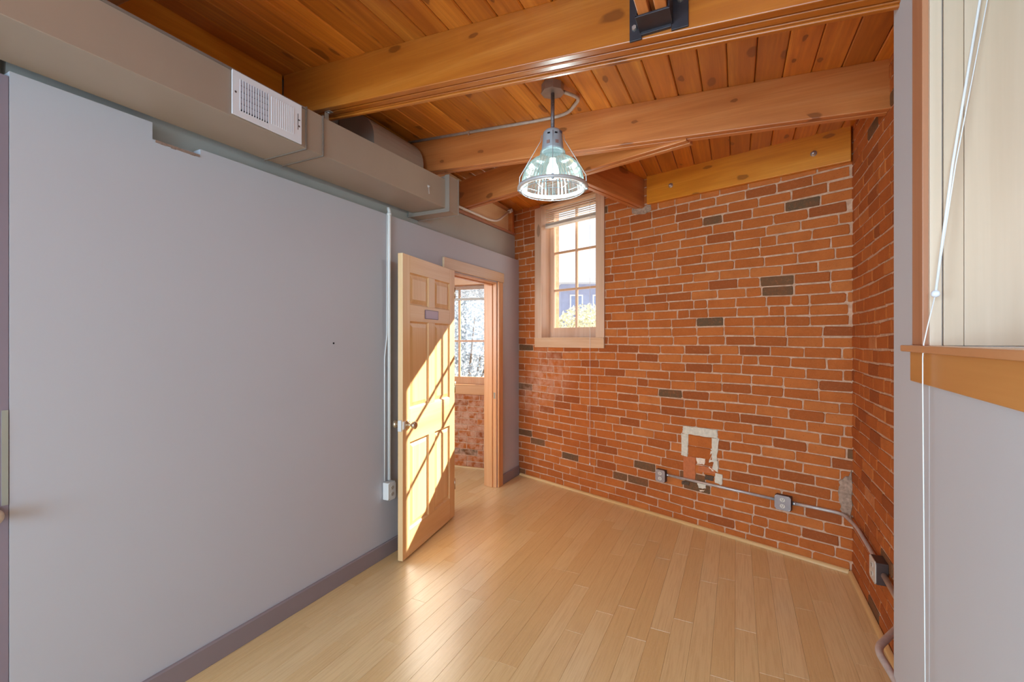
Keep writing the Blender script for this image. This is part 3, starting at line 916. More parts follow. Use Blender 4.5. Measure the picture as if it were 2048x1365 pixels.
# masonry behind the lining so that daylight only comes through the opening
mb = MB()
mb.box(-.03, WY0 - .012, TK, .52, 0, 3.0); mb.box(WY0 - .012, WY1 + .012, TK, .52, 0, WZB - .018); mb.box(WY0 - .012, WY1 + .012, TK, .52, WZT + .012, 3.0); mb.box(WY1 + .012, 5.6, TK, .52, 0, 3.0)
S(mb.build('wall_outer_right', M['mortar'], loc=E + Vector((.19, -.10, 0)) * 0, rotz=ANG3))

# cord with bead
b3 = empty('window_blind', E, ANG3)
tag(b3, 'lowered white slatted blind deep inside the plywood-lined side window', 'blind')
mb = MB()
for i in range(34):
    zz = 1.80 + i * .0205
    mb.hexa([(x, y, zz + (.019 if y > .415 else 0) + dz) for dz in (0, .0012) for y in (.408, .422) for x in (WY0 + .02, WY1 - .02)])
mb.build('slats', M['blind'], b3)
MB().box(WY0 + .02, WY1 - .02, .402, .428, 1.775, 1.795).build('bottom_rail', M['blind'], b3)
cd = empty('blind_cord', on_x(1847, 690, .425))
tag(cd, 'long white blind cord with a round bead hanging over the window sill', 'cord')
def rt(u, v, t):
    d = ray(u, v); return Vector((d.x * t, d.y * t, EYE + d.z * t))
q0 = rt(1978, -110, 1.12); q1 = rt(1960, 0, 1.125); q2 = rt(1905, 330, 1.13); q3 = rt(1871, 588, 1.135); q4 = rt(1856, 650, 1.14); q5 = rt(1847.5, 688, 1.142)
q6 = Vector((q5.x - .002, q5.y, WZB - .03)); q7 = Vector((q6.x, q6.y, 1.355)); q8 = Vector((q6.x + .006, q6.y, .42))
mb = MB(); mb.tube([q3, q4, q5, q6, q7, q8], .0014, 6); loc(mb, cd, 'tail', M['cord'])
mb = MB(); mb.tube([q0, q1, q2, q3], .0030, 6); mb.tube([q0 + Vector((.02, 0, 0)), q1 + Vector((.014, 0, 0)), q2 + Vector((.006, 0, 0)), q3], .0014, 6); loc(mb, cd, 'string', M['cord'])
mb = MB(); mb.lathe([(0, -.009), (.005, -.008), (.0085, -.004), (.009, 0), (.008, .005), (.005, .008), (0, .009)], q3, 'Z', 16); loc(mb, cd, 'bead', M['white'])

# ------------------------------------------------------------------ DOORWAY + SIX PANEL DOOR
fr_ = empty('door_frame', (-2.17, 3.6, 0))
tag(fr_, None, None, None, 'structure')
fr_.name = 'trim_4'
def db(name_, x0, x1, y0, y1, z0, z1, mat, bev=.002, par=fr_):
    m_ = MB().box(x0, x1, y0, y1, z0, z1); return loc(m_, par, name_, mat, bevel=bev)
db('head_casing', -2.139, -2.120, 3.06, 4.115, 2.048, 2.142, wood('pale_head_fir', srgb(204, 164, 124), srgb(216, 180, 142), srgb(226, 194, 158), 'Y', .05, 0, .35, .9, coat=.2))
db('casing', -2.139, -2.120, 4.005, 4.092, 0.001, 2.046, W['casing'])
db('casing', -2.139, -2.120, 3.098, 3.185, 0.001, 2.046, W['casing'])
db('jamb', -2.268, -2.141, 3.985, 4.003, 0.001, 2.040, W['casing'])
db('jamb', -2.268, -2.141, 3.187, 3.205, 0.001, 2.040, W['casing'])
db('head_jamb', -2.268, -2.141, 3.207, 3.983, 2.022, 2.040, W['casingh'])
db('stop', -2.215, -2.180, 3.972, 3.984, 0.001, 2.010, W['casing'])
db('stop', -2.215, -2.180, 3.207, 3.972, 2.010, 2.021, W['casingh'])
db('strike_plate', -2.170, -2.150, 3.982, 3.984, .885, .945, M['brass'], .0005)
db('hall_casing', -2.288, -2.2685, 4.0, 4.09, 0.001, 2.13, W['casing'])

HX = Vector((-2.098, 3.178, .012)); DL = Vector((-1.970 + 2.098, 2.369 - 3.178, 0)); DWID = DL.length
dang = math.atan2(DL.y, DL.x)
dr = empty('door_1', HX, dang); S(dr)
TH_ = .036
def dl(name_, x0, x1, z0, z1, mat, y0=-TH_, y1=0.0, bev=.0015):
    return MB().box(x0, x1, y0, y1, z0, z1).build(name_, mat, dr, bevel=bev)
st = [(0, .094), (.357, .454), (.725, DWID)]
pz = [(.172, .764), (.989, 1.583), (1.696, 1.914)]
rz = [(0, pz[0][0]), (pz[0][1], pz[1][0]), (pz[1][1], pz[2][0]), (pz[2][1], 2.03)]
dl('stile', st[0][0], st[0][1], 0, 2.03, W['door']); dl('stile', st[2][0], st[2][1], 0, 2.03, W['door'])
for (a, b) in rz: dl('rail', st[0][1], st[2][0], a, b, W['doorh'])
for (a, b) in pz:
    dl('mullion', st[1][0], st[1][1], a, b, W['door'])
    for (xa, xb) in ((st[0][1], st[1][0]), (st[1][1], st[2][0])):
        mb = MB()
        for sgn, yf in ((1, 0.0), (-1, -TH_)):
            def rect(i, dep): return [(xa + i, yf - sgn * dep, a + i), (xb - i, yf - sgn * dep, a + i), (xb - i, yf - sgn * dep, b - i), (xa + i, yf - sgn * dep, b - i)]
            rings = [rect(0, .0008), rect(.009, .0115), (rect(.012, .0125)), rect(.040, .004)]
            vs = [p for r_ in rings for p in r_]; fs = []
            for r_ in range(3):
                for i in range(4):
                    fs.append((r_ * 4 + i, r_ * 4 + (i + 1) % 4, (r_ + 1) * 4 + (i + 1) % 4, (r_ + 1) * 4 + i))
            fs.append((12, 13, 14, 15))
            mb.add(vs, fs)
        mb.build('panel', W['door'], dr, recalc=True)
# name plate
pl_ = MB().box(.312, .512, .0005, .004, 1.612, 1.672).build('name_plate', M['plate'], dr, bevel=.001)
MB().add([(.312, .004, 1.612), (.512, .004, 1.612), (.512, .004, 1.672), (.312, .004, 1.672)] , [(0, 1, 2, 3)])
mb = MB()
for (x0, x1, z0, z1) in ((.309, .515, 1.609, 1.6125), (.309, .515, 1.6715, 1.675), (.309, .3125, 1.6125, 1.6715), (.5115, .515, 1.6125, 1.6715)):
    mb.box(x0, x1, .0005, .0052, z0, z1)
mb.build('plate_border', plain('plate_border_grey', srgb(122, 104, 122), .4), pl_)
kz, kx = .888, DWID - .062
def knob(yface, sg):
    mb = MB()
    prof = [(0, .0005), (.031, .0005), (.032, .004), (.024, .009), (.014, .012), (.011, .022), (.011, .032), (.017, .036), (.026, .043), (.0285, .052), (.026, .061), (.016, .067), (0, .068)]
    mb.lathe([(r, sg * h) for r, h in prof], (kx, yface, kz), 'Y', 24)
    return mb.build('knob', M['brass'], dr)
knob(0, 1)['label'] = 'satin brass knob'; knob(-TH_, -1)
mb = MB(); mb.box(DWID - .003, DWID + .012, -.032, -.004, kz - .035, kz + .04); mb.box(DWID - .02, DWID + .006, .0005, .01, kz - .022, kz + .032)
mb.build('latch_guard', M['plastic'], dr, bevel=.005)['label'] = 'white plastic wrap over the latch'
for z in (.22, 1.02, 1.80):
    mb = MB(); mb.tube([(-.004, -.001, z), (-.004, -.001, z + .09)], .006, 10); mb.box(.0, .025, -.0385, -.0363, z, z + .09)
    mb.build('hinge', M['brass'], dr)

# far-left mauve door with knob
d2 = MB().box(-2.188, -2.141, -.25, .6112, .01, 2.335).build('door_2', M['purple'], bevel=.002); S(d2)
MB().box(-2.1405, -2.1385, .594, .609, .93, 1.24).build('edge_strip', M['putty'], d2)
mb = MB(); mb.lathe([(0, .056), (.018, .054), (.027, .045), (.027, .036), (.015, .026), (.012, .010), (.029, .005), (.029, 0), (0, 0)], (-2.1405, .562, .908), 'X', 24)
mb.build('knob', M['ivory'], d2)
mb = MB(); mb.box(-2.262, -2.19, -3.6, -2.9, 0, 2.57); mb.box(-2.262, -2.19, -.9, .60, 0, 2.57); mb.box(-2.262, -2.19, -2.9, -.9, 0, .5)
mb.box(-2.262, -2.19, -2.9, -.9, 2.2, 2.57)
S(mb.build('wall_far_left', M['wall']))

# ------------------------------------------------------------------ DUCT
dm = M['duct']
du = empty('air_duct', (-2.0, 1.0, 2.38))
tag(du, 'long beige rectangular metal air duct along the top of the left wall', 'duct')
def section(name_, secs, mat=dm, bev=.003):
    mb = MB(); vs = []
    for (y, x0, x1, z0, z1) in secs: vs += [(x0, y, z0), (x1, y, z0), (x1, y, z1), (x0, y, z1)]
    n = len(secs); fs = [(0, 3, 2, 1), tuple((n - 1) * 4 + i for i in range(4))]
    for i in range(n - 1):
        for j in range(4):
            a = i * 4 + j; b = i * 4 + (j + 1) % 4
            fs.append((a, b, b + 4, a + 4))
    mb.add(vs, fs)
    return loc(mb, du, name_, mat, bevel=bev)
section('near_run', [(-2.6, -2.17, -1.84, 2.372, 2.560), (1.512, -2.135, -1.84, 2.380, 2.574)])
section('transition', [(1.514, -2.135, -1.838, 2.379, 2.575), (1.612, -2.135, -1.842, 2.384, 2.578)], bev=.0015)
section('far_run', [(1.614, -2.135, -1.843, 2.385, 2.577), (2.70, -2.15, -1.858, 2.406, 2.612)])
section('end_cap', [(2.700, -2.192, -1.827, 2.382, 2.638), (2.815, -2.192, -1.827, 2.382, 2.638)], bev=.002)
mb = MB()
mb.box(-2.192, -1.823, 2.693, 2.70, 2.378, 2.40); mb.box(-1.862, -1.823, 2.693, 2.70, 2.40, 2.641)
mb.box(-2.196, -1.823, 2.812, 2.819, 2.378, 2.641)
loc(mb, du, 'cap_flange', plain('flange_paint', srgb(140, 123, 110), .5, .4), bevel=.001)
# standing seams and lips
mb = MB(); mb.box(-2.14, -1.834, 1.509, 1.516, 2.375, 2.579); mb.box(-2.14, -1.836, 1.610, 1.616, 2.379, 2.581); 
loc(mb, du, 'seam', plain('seam_paint', srgb(118, 102, 90), .6, .3))
mb = MB(); mb.box(-1.8415, -1.832, -2.6, 1.508, 2.564, 2.572); loc(mb, du, 'top_lip', plain('lip_paint', srgb(120, 106, 98), .45, .5), bevel=.001)
# hanger strap to beam
mb = MB(); mb.box(-2.002, -1.999, 1.765, 1.790, 2.55, 2.706); mb.box(-2.002, -1.965, 1.765, 1.790, 2.703, 2.706)
loc(mb, du, 'hanger_strap', dm)
mb = MB(); mb.lathe([(0, .006), (.006, .006), (.007, 0), (0, 0)], (-1.985, 1.777, 2.698), 'Z', 8); loc(mb, du, 'screw', M['bolt'])
# damper handle near the end
p = on_x(857, 373, -1.855)
mb = MB(); mb.lathe([(0, .012), (.006, .012), (.006, .004), (.011, .003), (.011, 0), (0, 0)], (-1.8565, p.y, p.z), 'X', 10)
mb.obox((-1.852, p.y + .002, p.z - .024), (1, 0, 0), (0, 1, .12), (0, -.12, 1), .0015, .003, .026)
loc(mb, du, 'damper_handle', M['steel'])

# branch duct
def rounded_branch():
    mb = MB(); prof = [(-2.33, 2.602), (-2.03, 2.602), (-2.03, 2.74)]
    r = .17
    for k in range(9):
        a = k / 8 * PI / 2
        prof.append((-2.03 - r + r * math.cos(a), 2.74 + r * math.sin(a)))
    prof.append((-2.33, 2.91))
    mb.prism([(x, 2.17, z) for x, z in prof], (0, .50, 0))
    o = mb.build('branch_duct', dm, bevel=.002)
    tag(o, 'rounded beige branch duct rising behind the main duct between two beams', 'duct')
    return o
rounded_branch()

# ------------------------------------------------------------------ AIR REGISTER
xr = -1.836
g0 = on_x(463, 143, xr); g1 = on_x(602, 212, xr)
RY0, RY1 = g0.y, g1.y; RZ0 = 2.387; RZ1 = 2.568
print('REG', RY0, RY1, on_x(463, 236, xr).z, g0.z, g1.z, on_x(602, 292, xr).z)
rg = empty('air_register', (xr, (RY0 + RY1) / 2, (RZ0 + RZ1) / 2))
tag(rg, 'white metal air register screwed to the side of the duct', 'air vent')
mid = RY0 + (RY1 - RY0) * .50; b_ = .026
gy0, gy1 = RY0 + .033, mid - .004; gz0, gz1 = RZ0 + b_, RZ1 - b_
hy0, hy1 = mid + .006, RY1 - .040
mb = MB(); X0, X1 = xr - .0005, xr + .005
mb.box(X0, X1, RY0, gy0, RZ0, RZ1); mb.box(X0, X1, gy1, RY1, RZ0, RZ1); mb.box(X0, X1, gy0, gy1, RZ0, gz0); mb.box(X0, X1, gy0, gy1, gz1, RZ1)
loc(mb, rg, 'frame', M['white'], bevel=.001)
mb = MB(); mb.box(xr - .003, xr - .0012, gy0, gy1, gz0, gz1); loc(mb, rg, 'backing', M['dark'])
mb = MB()
for i in range(5):
    z = gz0 + .012 + i * (gz1 - gz0 - .02) / 4.4
    mb.hexa([(xr - .001, y, z - .003 + dz) if k == 0 else (xr + .0028, y, z + .0165 + dz) for dz in (0, .0012) for y in (gy0, gy1) for k in (0, 1)])
loc(mb, rg, 'rear_louvers', plain('louver_grey', srgb(196, 196, 210), .5))
mb = MB()
nb = 11
for i in range(nb + 1):
    y = gy0 + i * (gy1 - gy0) / nb
    mb.box(xr + .0015, xr + .0062, y - .0018, y + .0018, gz0, gz1)
loc(mb, rg, 'front_bars', M['white'])
mb = MB()
for i in range(11):
    y = hy0 + (i + .5) * (hy1 - hy0) / 11
    mb.box(xr + .0045, xr + .0068, y - .0030, y + .0030, gz0 + .004, gz1 - .004)
loc(mb, rg, 'closed_bars', M['white'], bevel=.001)
for (y, z) in ((RY0 + .014, (RZ0 + RZ1) / 2 + .004), (RY1 - .014, (RZ0 + RZ1) / 2 - .012)):
    mb = MB(); mb.lathe([(0, .0015), (.004, .001), (.0045, 0), (0, 0)], (xr + .005, y, z), 'X', 12); loc(mb, rg, 'screw', M['boxdark'])
mb = MB(); mb.box(xr + .005, xr + .0055, RY1 - .022, RY1 - .019, gz0 + .035, gz1 - .02); mb.box(xr + .0055, xr + .010, RY1 - .022, RY1 - .012, (RZ0 + RZ1) / 2 + .014, (RZ0 + RZ1) / 2 + .017)
loc(mb, rg, 'lever', M['boxdark'])

# ------------------------------------------------------------------ PENDANT LAMP
PX, PY = -.91, 2.35
PZC = ceil_z(PX, PY)
lp = empty('pendant_lamp', (PX, PY, PZC))
tag(lp, 'industrial pendant lamp with ribbed glass shade and wire guard, switched on', 'lamp')
def lb(mb, name_, mat, par=None, **k):
    mb.v = [p - Vector((PX, PY, PZC)) for p in mb.v]
    return mb.build(name_, mat, par or lp, **k)
mb = MB()
oc = [(PX + .062 * math.cos(PI / 8 + i * PI / 4), PY + .062 * math.sin(PI / 8 + i * PI / 4), PZC - .045) for i in range(8)]
mb.prism(oc, (0, 0, .047)); mb.prism([(PX + (a - PX) * 1.06, PY + (b - PY) * 1.06, PZC - .050) for a, b, c in oc], (0, 0, .005))
lb(mb, 'ceiling_box', M['boxm'], bevel=.002)
mb = MB(); mb.tube([(PX, PY, PZC - .05), (PX, PY, 2.625)], .0105, 14); lb(mb, 'stem', M['rusty'])
mb = MB(); mb.lathe([(0, 2.630), (.022, 2.630), (.040, 2.622), (.050, 2.612), (.054, 2.600), (.056, 2.560), (.060, 2.520), (.060, 2.506), (0.055, 2.502)], (PX, PY, 0), 'Z', 32)
cl = lb(mb, 'collar', M['lampgrey'])
# vent slots on the collar
toc = math.atan2(-PY, -PX)
for da, zz, w_, h_, mt in ((-.38, 2.588, .007, .0035, M['dark']), (.33, 2.588, .007, .0035, M['dark']), (-.42, 2.540, .0085, .0085, plain('slot_view', srgb(150, 108, 96), .7)), (.40, 2.540, .0085, .0085, plain('slot_view_b', srgb(150, 108, 96), .7))):
    a = toc + da; rr = .0572 if zz > 2.57 else .0592
    mb = MB(); mb.obox((PX + rr * math.cos(a), PY + rr * math.sin(a), zz), (-math.sin(a), math.cos(a), 0), (math.cos(a), math.sin(a), 0), (0, 0, 1), w_, .0018, h_)
    lb(mb, 'vent_slot', mt)
# maker's lettering on the collar band
fc = bpy.data.curves.new('maker_lettering', 'FONT'); fc.body = 'HB'; fc.size = .020; fc.extrude = .0006; fc.align_x = 'CENTER'
fo = bpy.data.objects.new('maker_lettering', fc); COL.objects.link(fo); fo.data.materials.append(M['lampdark'])
a = toc + .86
fo.parent = lp; fo.location = (.0585 * math.cos(a), .0585 * math.sin(a), 2.590 - PZC)
fo.rotation_euler = (PI / 2, 0, a + PI / 2)
me_ = bpy.data.meshes.new_from_object(fo.evaluated_get(bpy.context.evaluated_depsgraph_get()))
fm = bpy.data.objects.new('lettering', me_); COL.objects.link(fm); fm.parent = lp; fm.location = fo.location; fm.rotation_euler = fo.rotation_euler
bpy.data.objects.remove(fo, do_unlink=True)
if not me_.materials: me_.materials.append(M['lampdark'])
prof = [(.066, 2.508), (.068, 2.490), (.074, 2.476), (.090, 2.464), (.114, 2.450), (.134, 2.430), (.148, 2.408), (.158, 2.384), (.164, 2.355), (.168, 2.330), (.170, 2.312)]
mb = MB(); mb.lathe(prof, (PX, PY, 0), 'Z', 96, ribs=1, rib=.024, flat=True)
lb(mb, 'glass_shade', M['lampglass'], recalc=True)
mb = MB(); mb.lathe([(0, 2.470), (.016, 2.468), (.018, 2.445), (.030, 2.420), (.034, 2.390), (.026, 2.362), (.012, 2.350), (0, 2.348)], (PX, PY, 0), 'Z', 24)
lb(mb, 'bulb', M['bulb'])
mb = MB(); mb.lathe([(.168, 2.318), (.192, 2.314), (.195, 2.306), (.192, 2.298), (.170, 2.300), (.168, 2.318)], (PX, PY, 0), 'Z', 64)
lb(mb, 'rim', plain('rim_grey', srgb(196, 192, 190), .4, .5, .2))
mb = MB()
def ringp(r, z, n=48): return [(PX + r * math.cos(2 * PI * k / n), PY + r * math.sin(2 * PI * k / n), z) for k in range(n)]
mb.tube(ringp(.098, 2.276), .0014, 6, closed=True); mb.tube(ringp(.172, 2.288), .0018, 6, closed=True)
for k in range(12):
    a = 2 * PI * k / 12 + toc
    c_, s__ = math.cos(a), math.sin(a)
    mb.tube([(PX + .186 * c_, PY + .186 * s__, 2.300), (PX + .172 * c_, PY + .172 * s__, 2.286), (PX + .098 * c_, PY + .098 * s__, 2.276)], .0013, 6)
lb(mb, 'wire_guard', M['lampgrey'])
for k in range(4):
    a = toc + k * PI / 2
    c_, s__ = math.cos(a), math.sin(a)
    mb = MB(); mb.tube([(PX + .060 * c_, PY + .060 * s__, 2.598), (PX + .066 * c_, PY + .066 * s__, 2.566), (PX + .182 * c_, PY + .182 * s__, 2.372 if k else 2.40), (PX + .186 * c_, PY + .186 * s__, 2.312)], .0017, 6)
    mb.box(PX + .186 * c_ - .006, PX + .186 * c_ + .006, PY + .186 * s__ - .006, PY + .186 * s__ + .006, 2.292, 2.318)
    lb(mb, 'hold_down_wire', M['lampgrey'])

# ------------------------------------------------------------------ CONDUITS
def conduit(name, pts, label, r=.0105, mat=None, rad=.07, straps=(), coup=()):
    pts = [Vector(p) for p in pts]; path = arc_path(pts, rad, 8)
    o = empty(name, pts[0])
    tag(o, label, 'conduit')
    mb = MB(); mb.tube(path, r, 14); mb.v = [p - pts[0] for p in mb.v]; mb.build('pipe', mat or M['steel'], o)
    for (c, d, w_) in coup:
        c = Vector(c); d = Vector(d).normalized()
        mb = MB(); mb.tube([c - d * w_, c + d * w_], r * 1.25, 14); mb.v = [p - pts[0] for p in mb.v]; mb.build('coupling', M['bolt'], o)
    for (c, d, w_, nrm) in straps:
        c = Vector(c); d = Vector(d).normalized(); nrm = Vector(nrm)
        mb = MB(); mb.tube([c - d * w_, c + d * w_], r * 1.22, 14)
        mb.obox(c + Vector((0, 0, -.026)) - nrm * r * .9, d, nrm, d.cross(nrm), w_, .0015, .018)
        mb.v = [p - pts[0] for p in mb.v]; mb.build('strap', M['bolt'], o)
    return o
yb2 = 2.73 - .013
A0 = on_y(822, 283, yb2); A1 = on_y(1085, 240, yb2)
cA = Vector((A0.x - .04, yb2, A0.z - .002)); 
pA1 = on_y(1128, 232, yb2); 
pts = [cA, Vector((A1.x, yb2, A1.z)), Vector((pA1.x + .03, yb2 - .01, pA1.z + .002)), Vector((PX + .11, 2.50, PZC - .028)), Vector((PX + .045, PY + .05, PZC - .028))]
dA = (Vector((A1.x, yb2, A1.z)) - cA).normalized()
q1_ = on_y(893, 268, yb2); q2_ = on_y(939, 259, yb2)
conduit('ceiling_conduit', pts, 'thin metal conduit along the top of the knotty beam curving to the lamp box', rad=.22,
        straps=[(q2_, dA, .006, (0, 1, 0))], coup=[(q1_, dA, .03)])
# short conduit at the plywood
c1 = [(-2.165, 2.83, 2.615), (-2.165, 3.90, 2.640), (-2.165, 4.06, 2.668), (-2.185, 4.36, 2.84)]
cz_ = conduit('plywood_conduit', c1, 'bent white-painted conduit in front of the pale plywood panel', r=.0115, mat=M['plastic'], rad=.1)
jb = MB().obox((-2.185, 4.385, 2.855), (0, .87, .5), (1, 0, 0), (0, -.5, .87), .03, .018, .018)
o = jb.build('junction_box', M['plastic'], bevel=.004); tag(o, 'small white conduit fitting at the plywood beside the brick corner', 'junction box')

def quad_box(name, c, ax, nrm, hw, hh, dep, label, plate_mat, side_mat, outlets=True, group=None):
    """surface box: c centre on the wall, ax along the wall, nrm into the room"""
    c = Vector(c); ax = Vector(ax).normalized(); nrm = Vector(nrm).normalized(); up = Vector((0, 0, 1))
    o = empty(name, c); tag(o, label, 'outlet', group)
    def put(mb, nm, mat, bev=.002, lab=None, par=None):
        mb.v = [p - c for p in mb.v]; q = mb.build(nm, mat, par or o, bevel=bev)
        if lab: q['label'] = lab
        return q
    put(MB().obox(c + nrm * (dep / 2 + .006), ax, nrm, up, hw * .96, dep / 2, hh * .96), 'box', side_mat, .003)
    f = c + nrm * (dep + .0085)
    # octagon-cornered cover
    k = .012
    pts_ = [(-hw + k, -hh), (hw - k, -hh), (hw, -hh + k), (hw, hh - k), (hw - k, hh), (-hw + k, hh), (-hw, hh - k), (-hw, -hh + k)]
    mb = MB(); mb.prism([f + ax * x + up * z - nrm * .0022 for x, z in pts_], nrm * .005)
    cv = put(mb, 'cover', plate_mat, .0015)
    for z in ((.021, -.021)):
        mb = MB(); n = 16
        mb.prism([f + nrm * .0028 + ax * (.0165 * math.cos(2 * PI * i / n)) + up * (z + .0145 * math.sin(2 * PI * i / n)) for i in range(n)], nrm * .0025)
        rc = put(mb, 'receptacle', M['ivory'], .0005, 'ivory socket face')
        mb = MB()
        for x in (-.0055, .0055): mb.obox(f + nrm * .0056 + ax * x + up * (z + .003), ax, nrm, up, .001, .0004, .004)
        mb.obox(f + nrm * .0056 + up * (z - .006), ax, nrm, up, .0022, .0004, .002)
        mb.v = [p - c for p in mb.v]; mb.build('slots', M['dark'], rc)
    for (x, z) in ((-hw + .009, hh - .009), (hw - .009, -hh + .009)):
        mb = MB(); mb.obox(f + nrm * .0035 + ax * x + up * z, ax, nrm, up, .003, .001, .003); put(mb, 'screw', M['bolt'], 0)
    return o
# boxes on the brick
s1_, z1_ = on_brick(1321, 952, .04); s2_, z2_ = on_brick(1566, 1006, .04)
quad_box('electrical_outlet', bp(s1_, z1_), T, NIN, .042, .050, .038, 'square grey steel outlet box on the brick below the window side of the plaster square', M['boxm'], M['boxdark'])
quad_box('electrical_outlet', bp(s2_, z2_), T, NIN, .050, .050, .040, 'larger square steel outlet box in the middle of the brick wall conduit run', M['boxm'], M['boxdark'])
y3 = on_x(1757, 1145, .60).y; z3 = on_x(1757, 1145, .60).z
print('BOX', s1_, z1_, s2_, z2_, y3, z3)
quad_box('electrical_outlet', (.654, 2.79, .345), (0, -1, 0), (-1, 0, 0), .055, .055, .048, 'outlet box on the brick side wall half hidden by the white wall', M['ivory'], M['boxdark'])
def pc(s, z, off=.018): return bp(s, z, off)
zc = (z1_ + z2_) / 2
conduit('wall_conduit', [pc(s1_ + .043, z1_ + .012), pc(s2_ - .052, z2_ + .004)], 'thin steel conduit linking the two outlet boxes on the brick', r=.0095, mat=M['steel'],
        coup=[(pc(s1_ + .053, z1_ + .012), T, .008)])
kn = Vector((.634, 3.498, z2_ + .012))
conduit('wall_conduit', [pc(s2_ + .053, z2_ + .004), pc(2.78, z2_ + .008), pc(2.885, z2_ + .010, .022), Vector((.630, 3.30, z2_ + .012)), Vector((.630, 2.98, .362)), Vector((.626, 2.847, .362))],
        'steel conduit turning round the brick corner from the middle outlet box', r=.0105, mat=M['steel'], rad=.09, coup=[(pc(s2_ + .062, z2_ + .004), T, .009)])
e0 = rt(1783, 1270, 1.748); e1 = rt(1753, 1305, 1.66); e2 = rt(1800, 1376, 1.478)
conduit('wall_conduit', [Vector((.628, 2.733, .345)), Vector((.620, 2.36, .345)), Vector((e1.x, e1.y, .345)), Vector((e2.x - .002, e2.y, .345)), Vector((.40, .9, .345))],
        'steel conduit bending out round the end of the white wall near the floor', r=.0125, mat=M['steel'], rad=.05)

# white surface raceway + outlet on the partition
pu = on_x(776, 960, -2.128)
c = empty('wall_raceway', (-2.14, 2.395, .5)); tag(c, 'white surface pipe running down the left wall beside the door', 'conduit')
yy = on_x(779, 600, -2.125).y
mb = MB(); mb.tube([(-2.127, yy, .515), (-2.127, yy, 2.345), (-2.135, yy, 2.372)], .0115, 12); mb.v = [p - c.location for p in mb.v]; mb.build('pipe', M['plastic'], c)
mb = MB(); mb.tube([(-2.135, yy - .036, .515), (-2.135, yy - .036, 1.35), (-2.135, yy - .014, 1.5), (-2.135, yy - .012, 2.33)], .0045, 8); mb.v = [p - c.location for p in mb.v]; mb.build('cable', M['plastic'], c)
mb = MB(); mb.tube([(-2.127, yy, 2.318), (-2.127, yy, 2.336)], .0145, 12); mb.v = [p - c.location for p in mb.v]; mb.build('collar', M['plastic'], c)
quad_box('electrical_outlet', (-2.14, yy - .02, .452), (0, -1, 0), (1, 0, 0), .038, .060, .045, 'white outlet box low on the left wall under the white pipe', M['plastic'], M['plastic'])

# ------------------------------------------------------------------ HALL SHELL and REAR OF THE ROOM
S(MB().box(-4.3, -4.2, 1.2, 4.8, 0, 2.65).build('wall_hall_left', M['wall']))
S(MB().box(-4.3, -2.264, 1.1, 1.2, 0, 2.65).build('wall_hall_near', M['wall']))
S(MB().box(-4.3, -2.264, 1.1, 4.6, 2.621, 2.70).build('ceiling_hall', M['wall']))
# rear wall with a wide opening for the added fill lamp
mb = MB(); mb.box(-2.6, -2.0, YB - .2, YB, 0, 3.1); mb.box(.4, 1.3, YB - .2, YB, 0, 3.1); mb.box(-2.0, .4, YB - .2, YB, 0, .7); mb.box(-2.0, .4, YB - .2, YB, 2.75, 3.1)
S(mb.build('wall_rear', M['wall']))

# ------------------------------------------------------------------ OUTSIDE
S(MB().box(-60, 60, 5.4, 90, -1.7, -1.6).build('ground_outside', M['ground']))
def wp(u, v, Z):
    d = ray(u, v); return Vector((d.x * Z, d.y * Z, EYE + d.z * Z))
# far building
B0 = wp(1122, 560, 26); B1 = wp(1300, 560, 26)
bd = (B1 - B0); bl_ = Vector((bd.x, bd.y, 0)).length; bang = math.atan2(bd.y, bd.x)
bld = empty('apartment_building', (B0.x, B0.y, -1.6), bang)
tag(bld, 'blue-grey flat-roofed building with balconies seen through the brick-wall window', 'building', kind='thing')
H = B0.z + 1.6
MB().box(0, bl_, 0, 6, 0, H - .25).build('wall', M['stucco'], bld)
MB().box(-.4, bl_ + .4, -.9, 6.4, H - .25, H).build('roof', M['stuccow'], bld)
for fl_ in range(2):
    z = H - 1.95 - fl_ * 2.6
    for i in range(4):
        f = MB().box(.5 + i * 1.3, 1.25 + i * 1.3, -.05, .02, z, z + 1.1).build('window', M['stuccow'], bld)
        MB().box(.58 + i * 1.3, 1.17 + i * 1.3, -.06, -.05, z + .08, z + 1.02).build('pane', M['winglass'], f)
    MB().box(0, bl_, -1.0, 0, z - .35, z - .22).build('balcony', M['stuccow'], bld)
def shrub(name, c, rx, rz_, n, mat, label, lsz=.06, seed=1):
    rnd = random.Random(seed); o = empty(name, (c[0], c[1], -1.6)); tag(o, label, 'shrub', kind='thing')
    mb = MB(); hz = c[2] + 1.6
    for i in range(n):
        th = rnd.random() * 2 * PI; ph = math.acos(rnd.uniform(-1, 1)); r = rnd.random() ** .4
        p = Vector((rx * r * math.sin(ph) * math.cos(th), rx * r * math.sin(ph) * math.sin(th), hz + rz_ * r * math.cos(ph)))
        a = Vector((rnd.uniform(-1, 1), rnd.uniform(-1, 1), rnd.uniform(-1, 1))).normalized(); b = a.orthogonal().normalized()
        s_ = lsz * rnd.uniform(.5, 1.2)
        mb.add([p - a * s_, p + b * s_ * .45, p + a * s_, p - b * s_ * .45], [(0, 1, 2, 3)])
    mb.build('foliage', mat, o, recalc=False)
    mb = MB()
    for i in range(9):
        th = rnd.random() * 2 * PI; q = Vector((rx * .6 * math.cos(th), rx * .6 * math.sin(th), hz + rz_ * rnd.uniform(-.3, .7)))
        mb.tube([(0, 0, 0), (q.x * .3, q.y * .3, q.z * .5), q], [.05, .035, .01], 6)
    mb.build('stem', M['bark'], o)
c_ = wp(1180, 655, 11); shrub('flowering_shrub', (c_.x, c_.y, c_.z - .15), .95, .72, 3800, M['leafpale'], 'pale flowering shrub outside the brick-wall window', .055, 4)
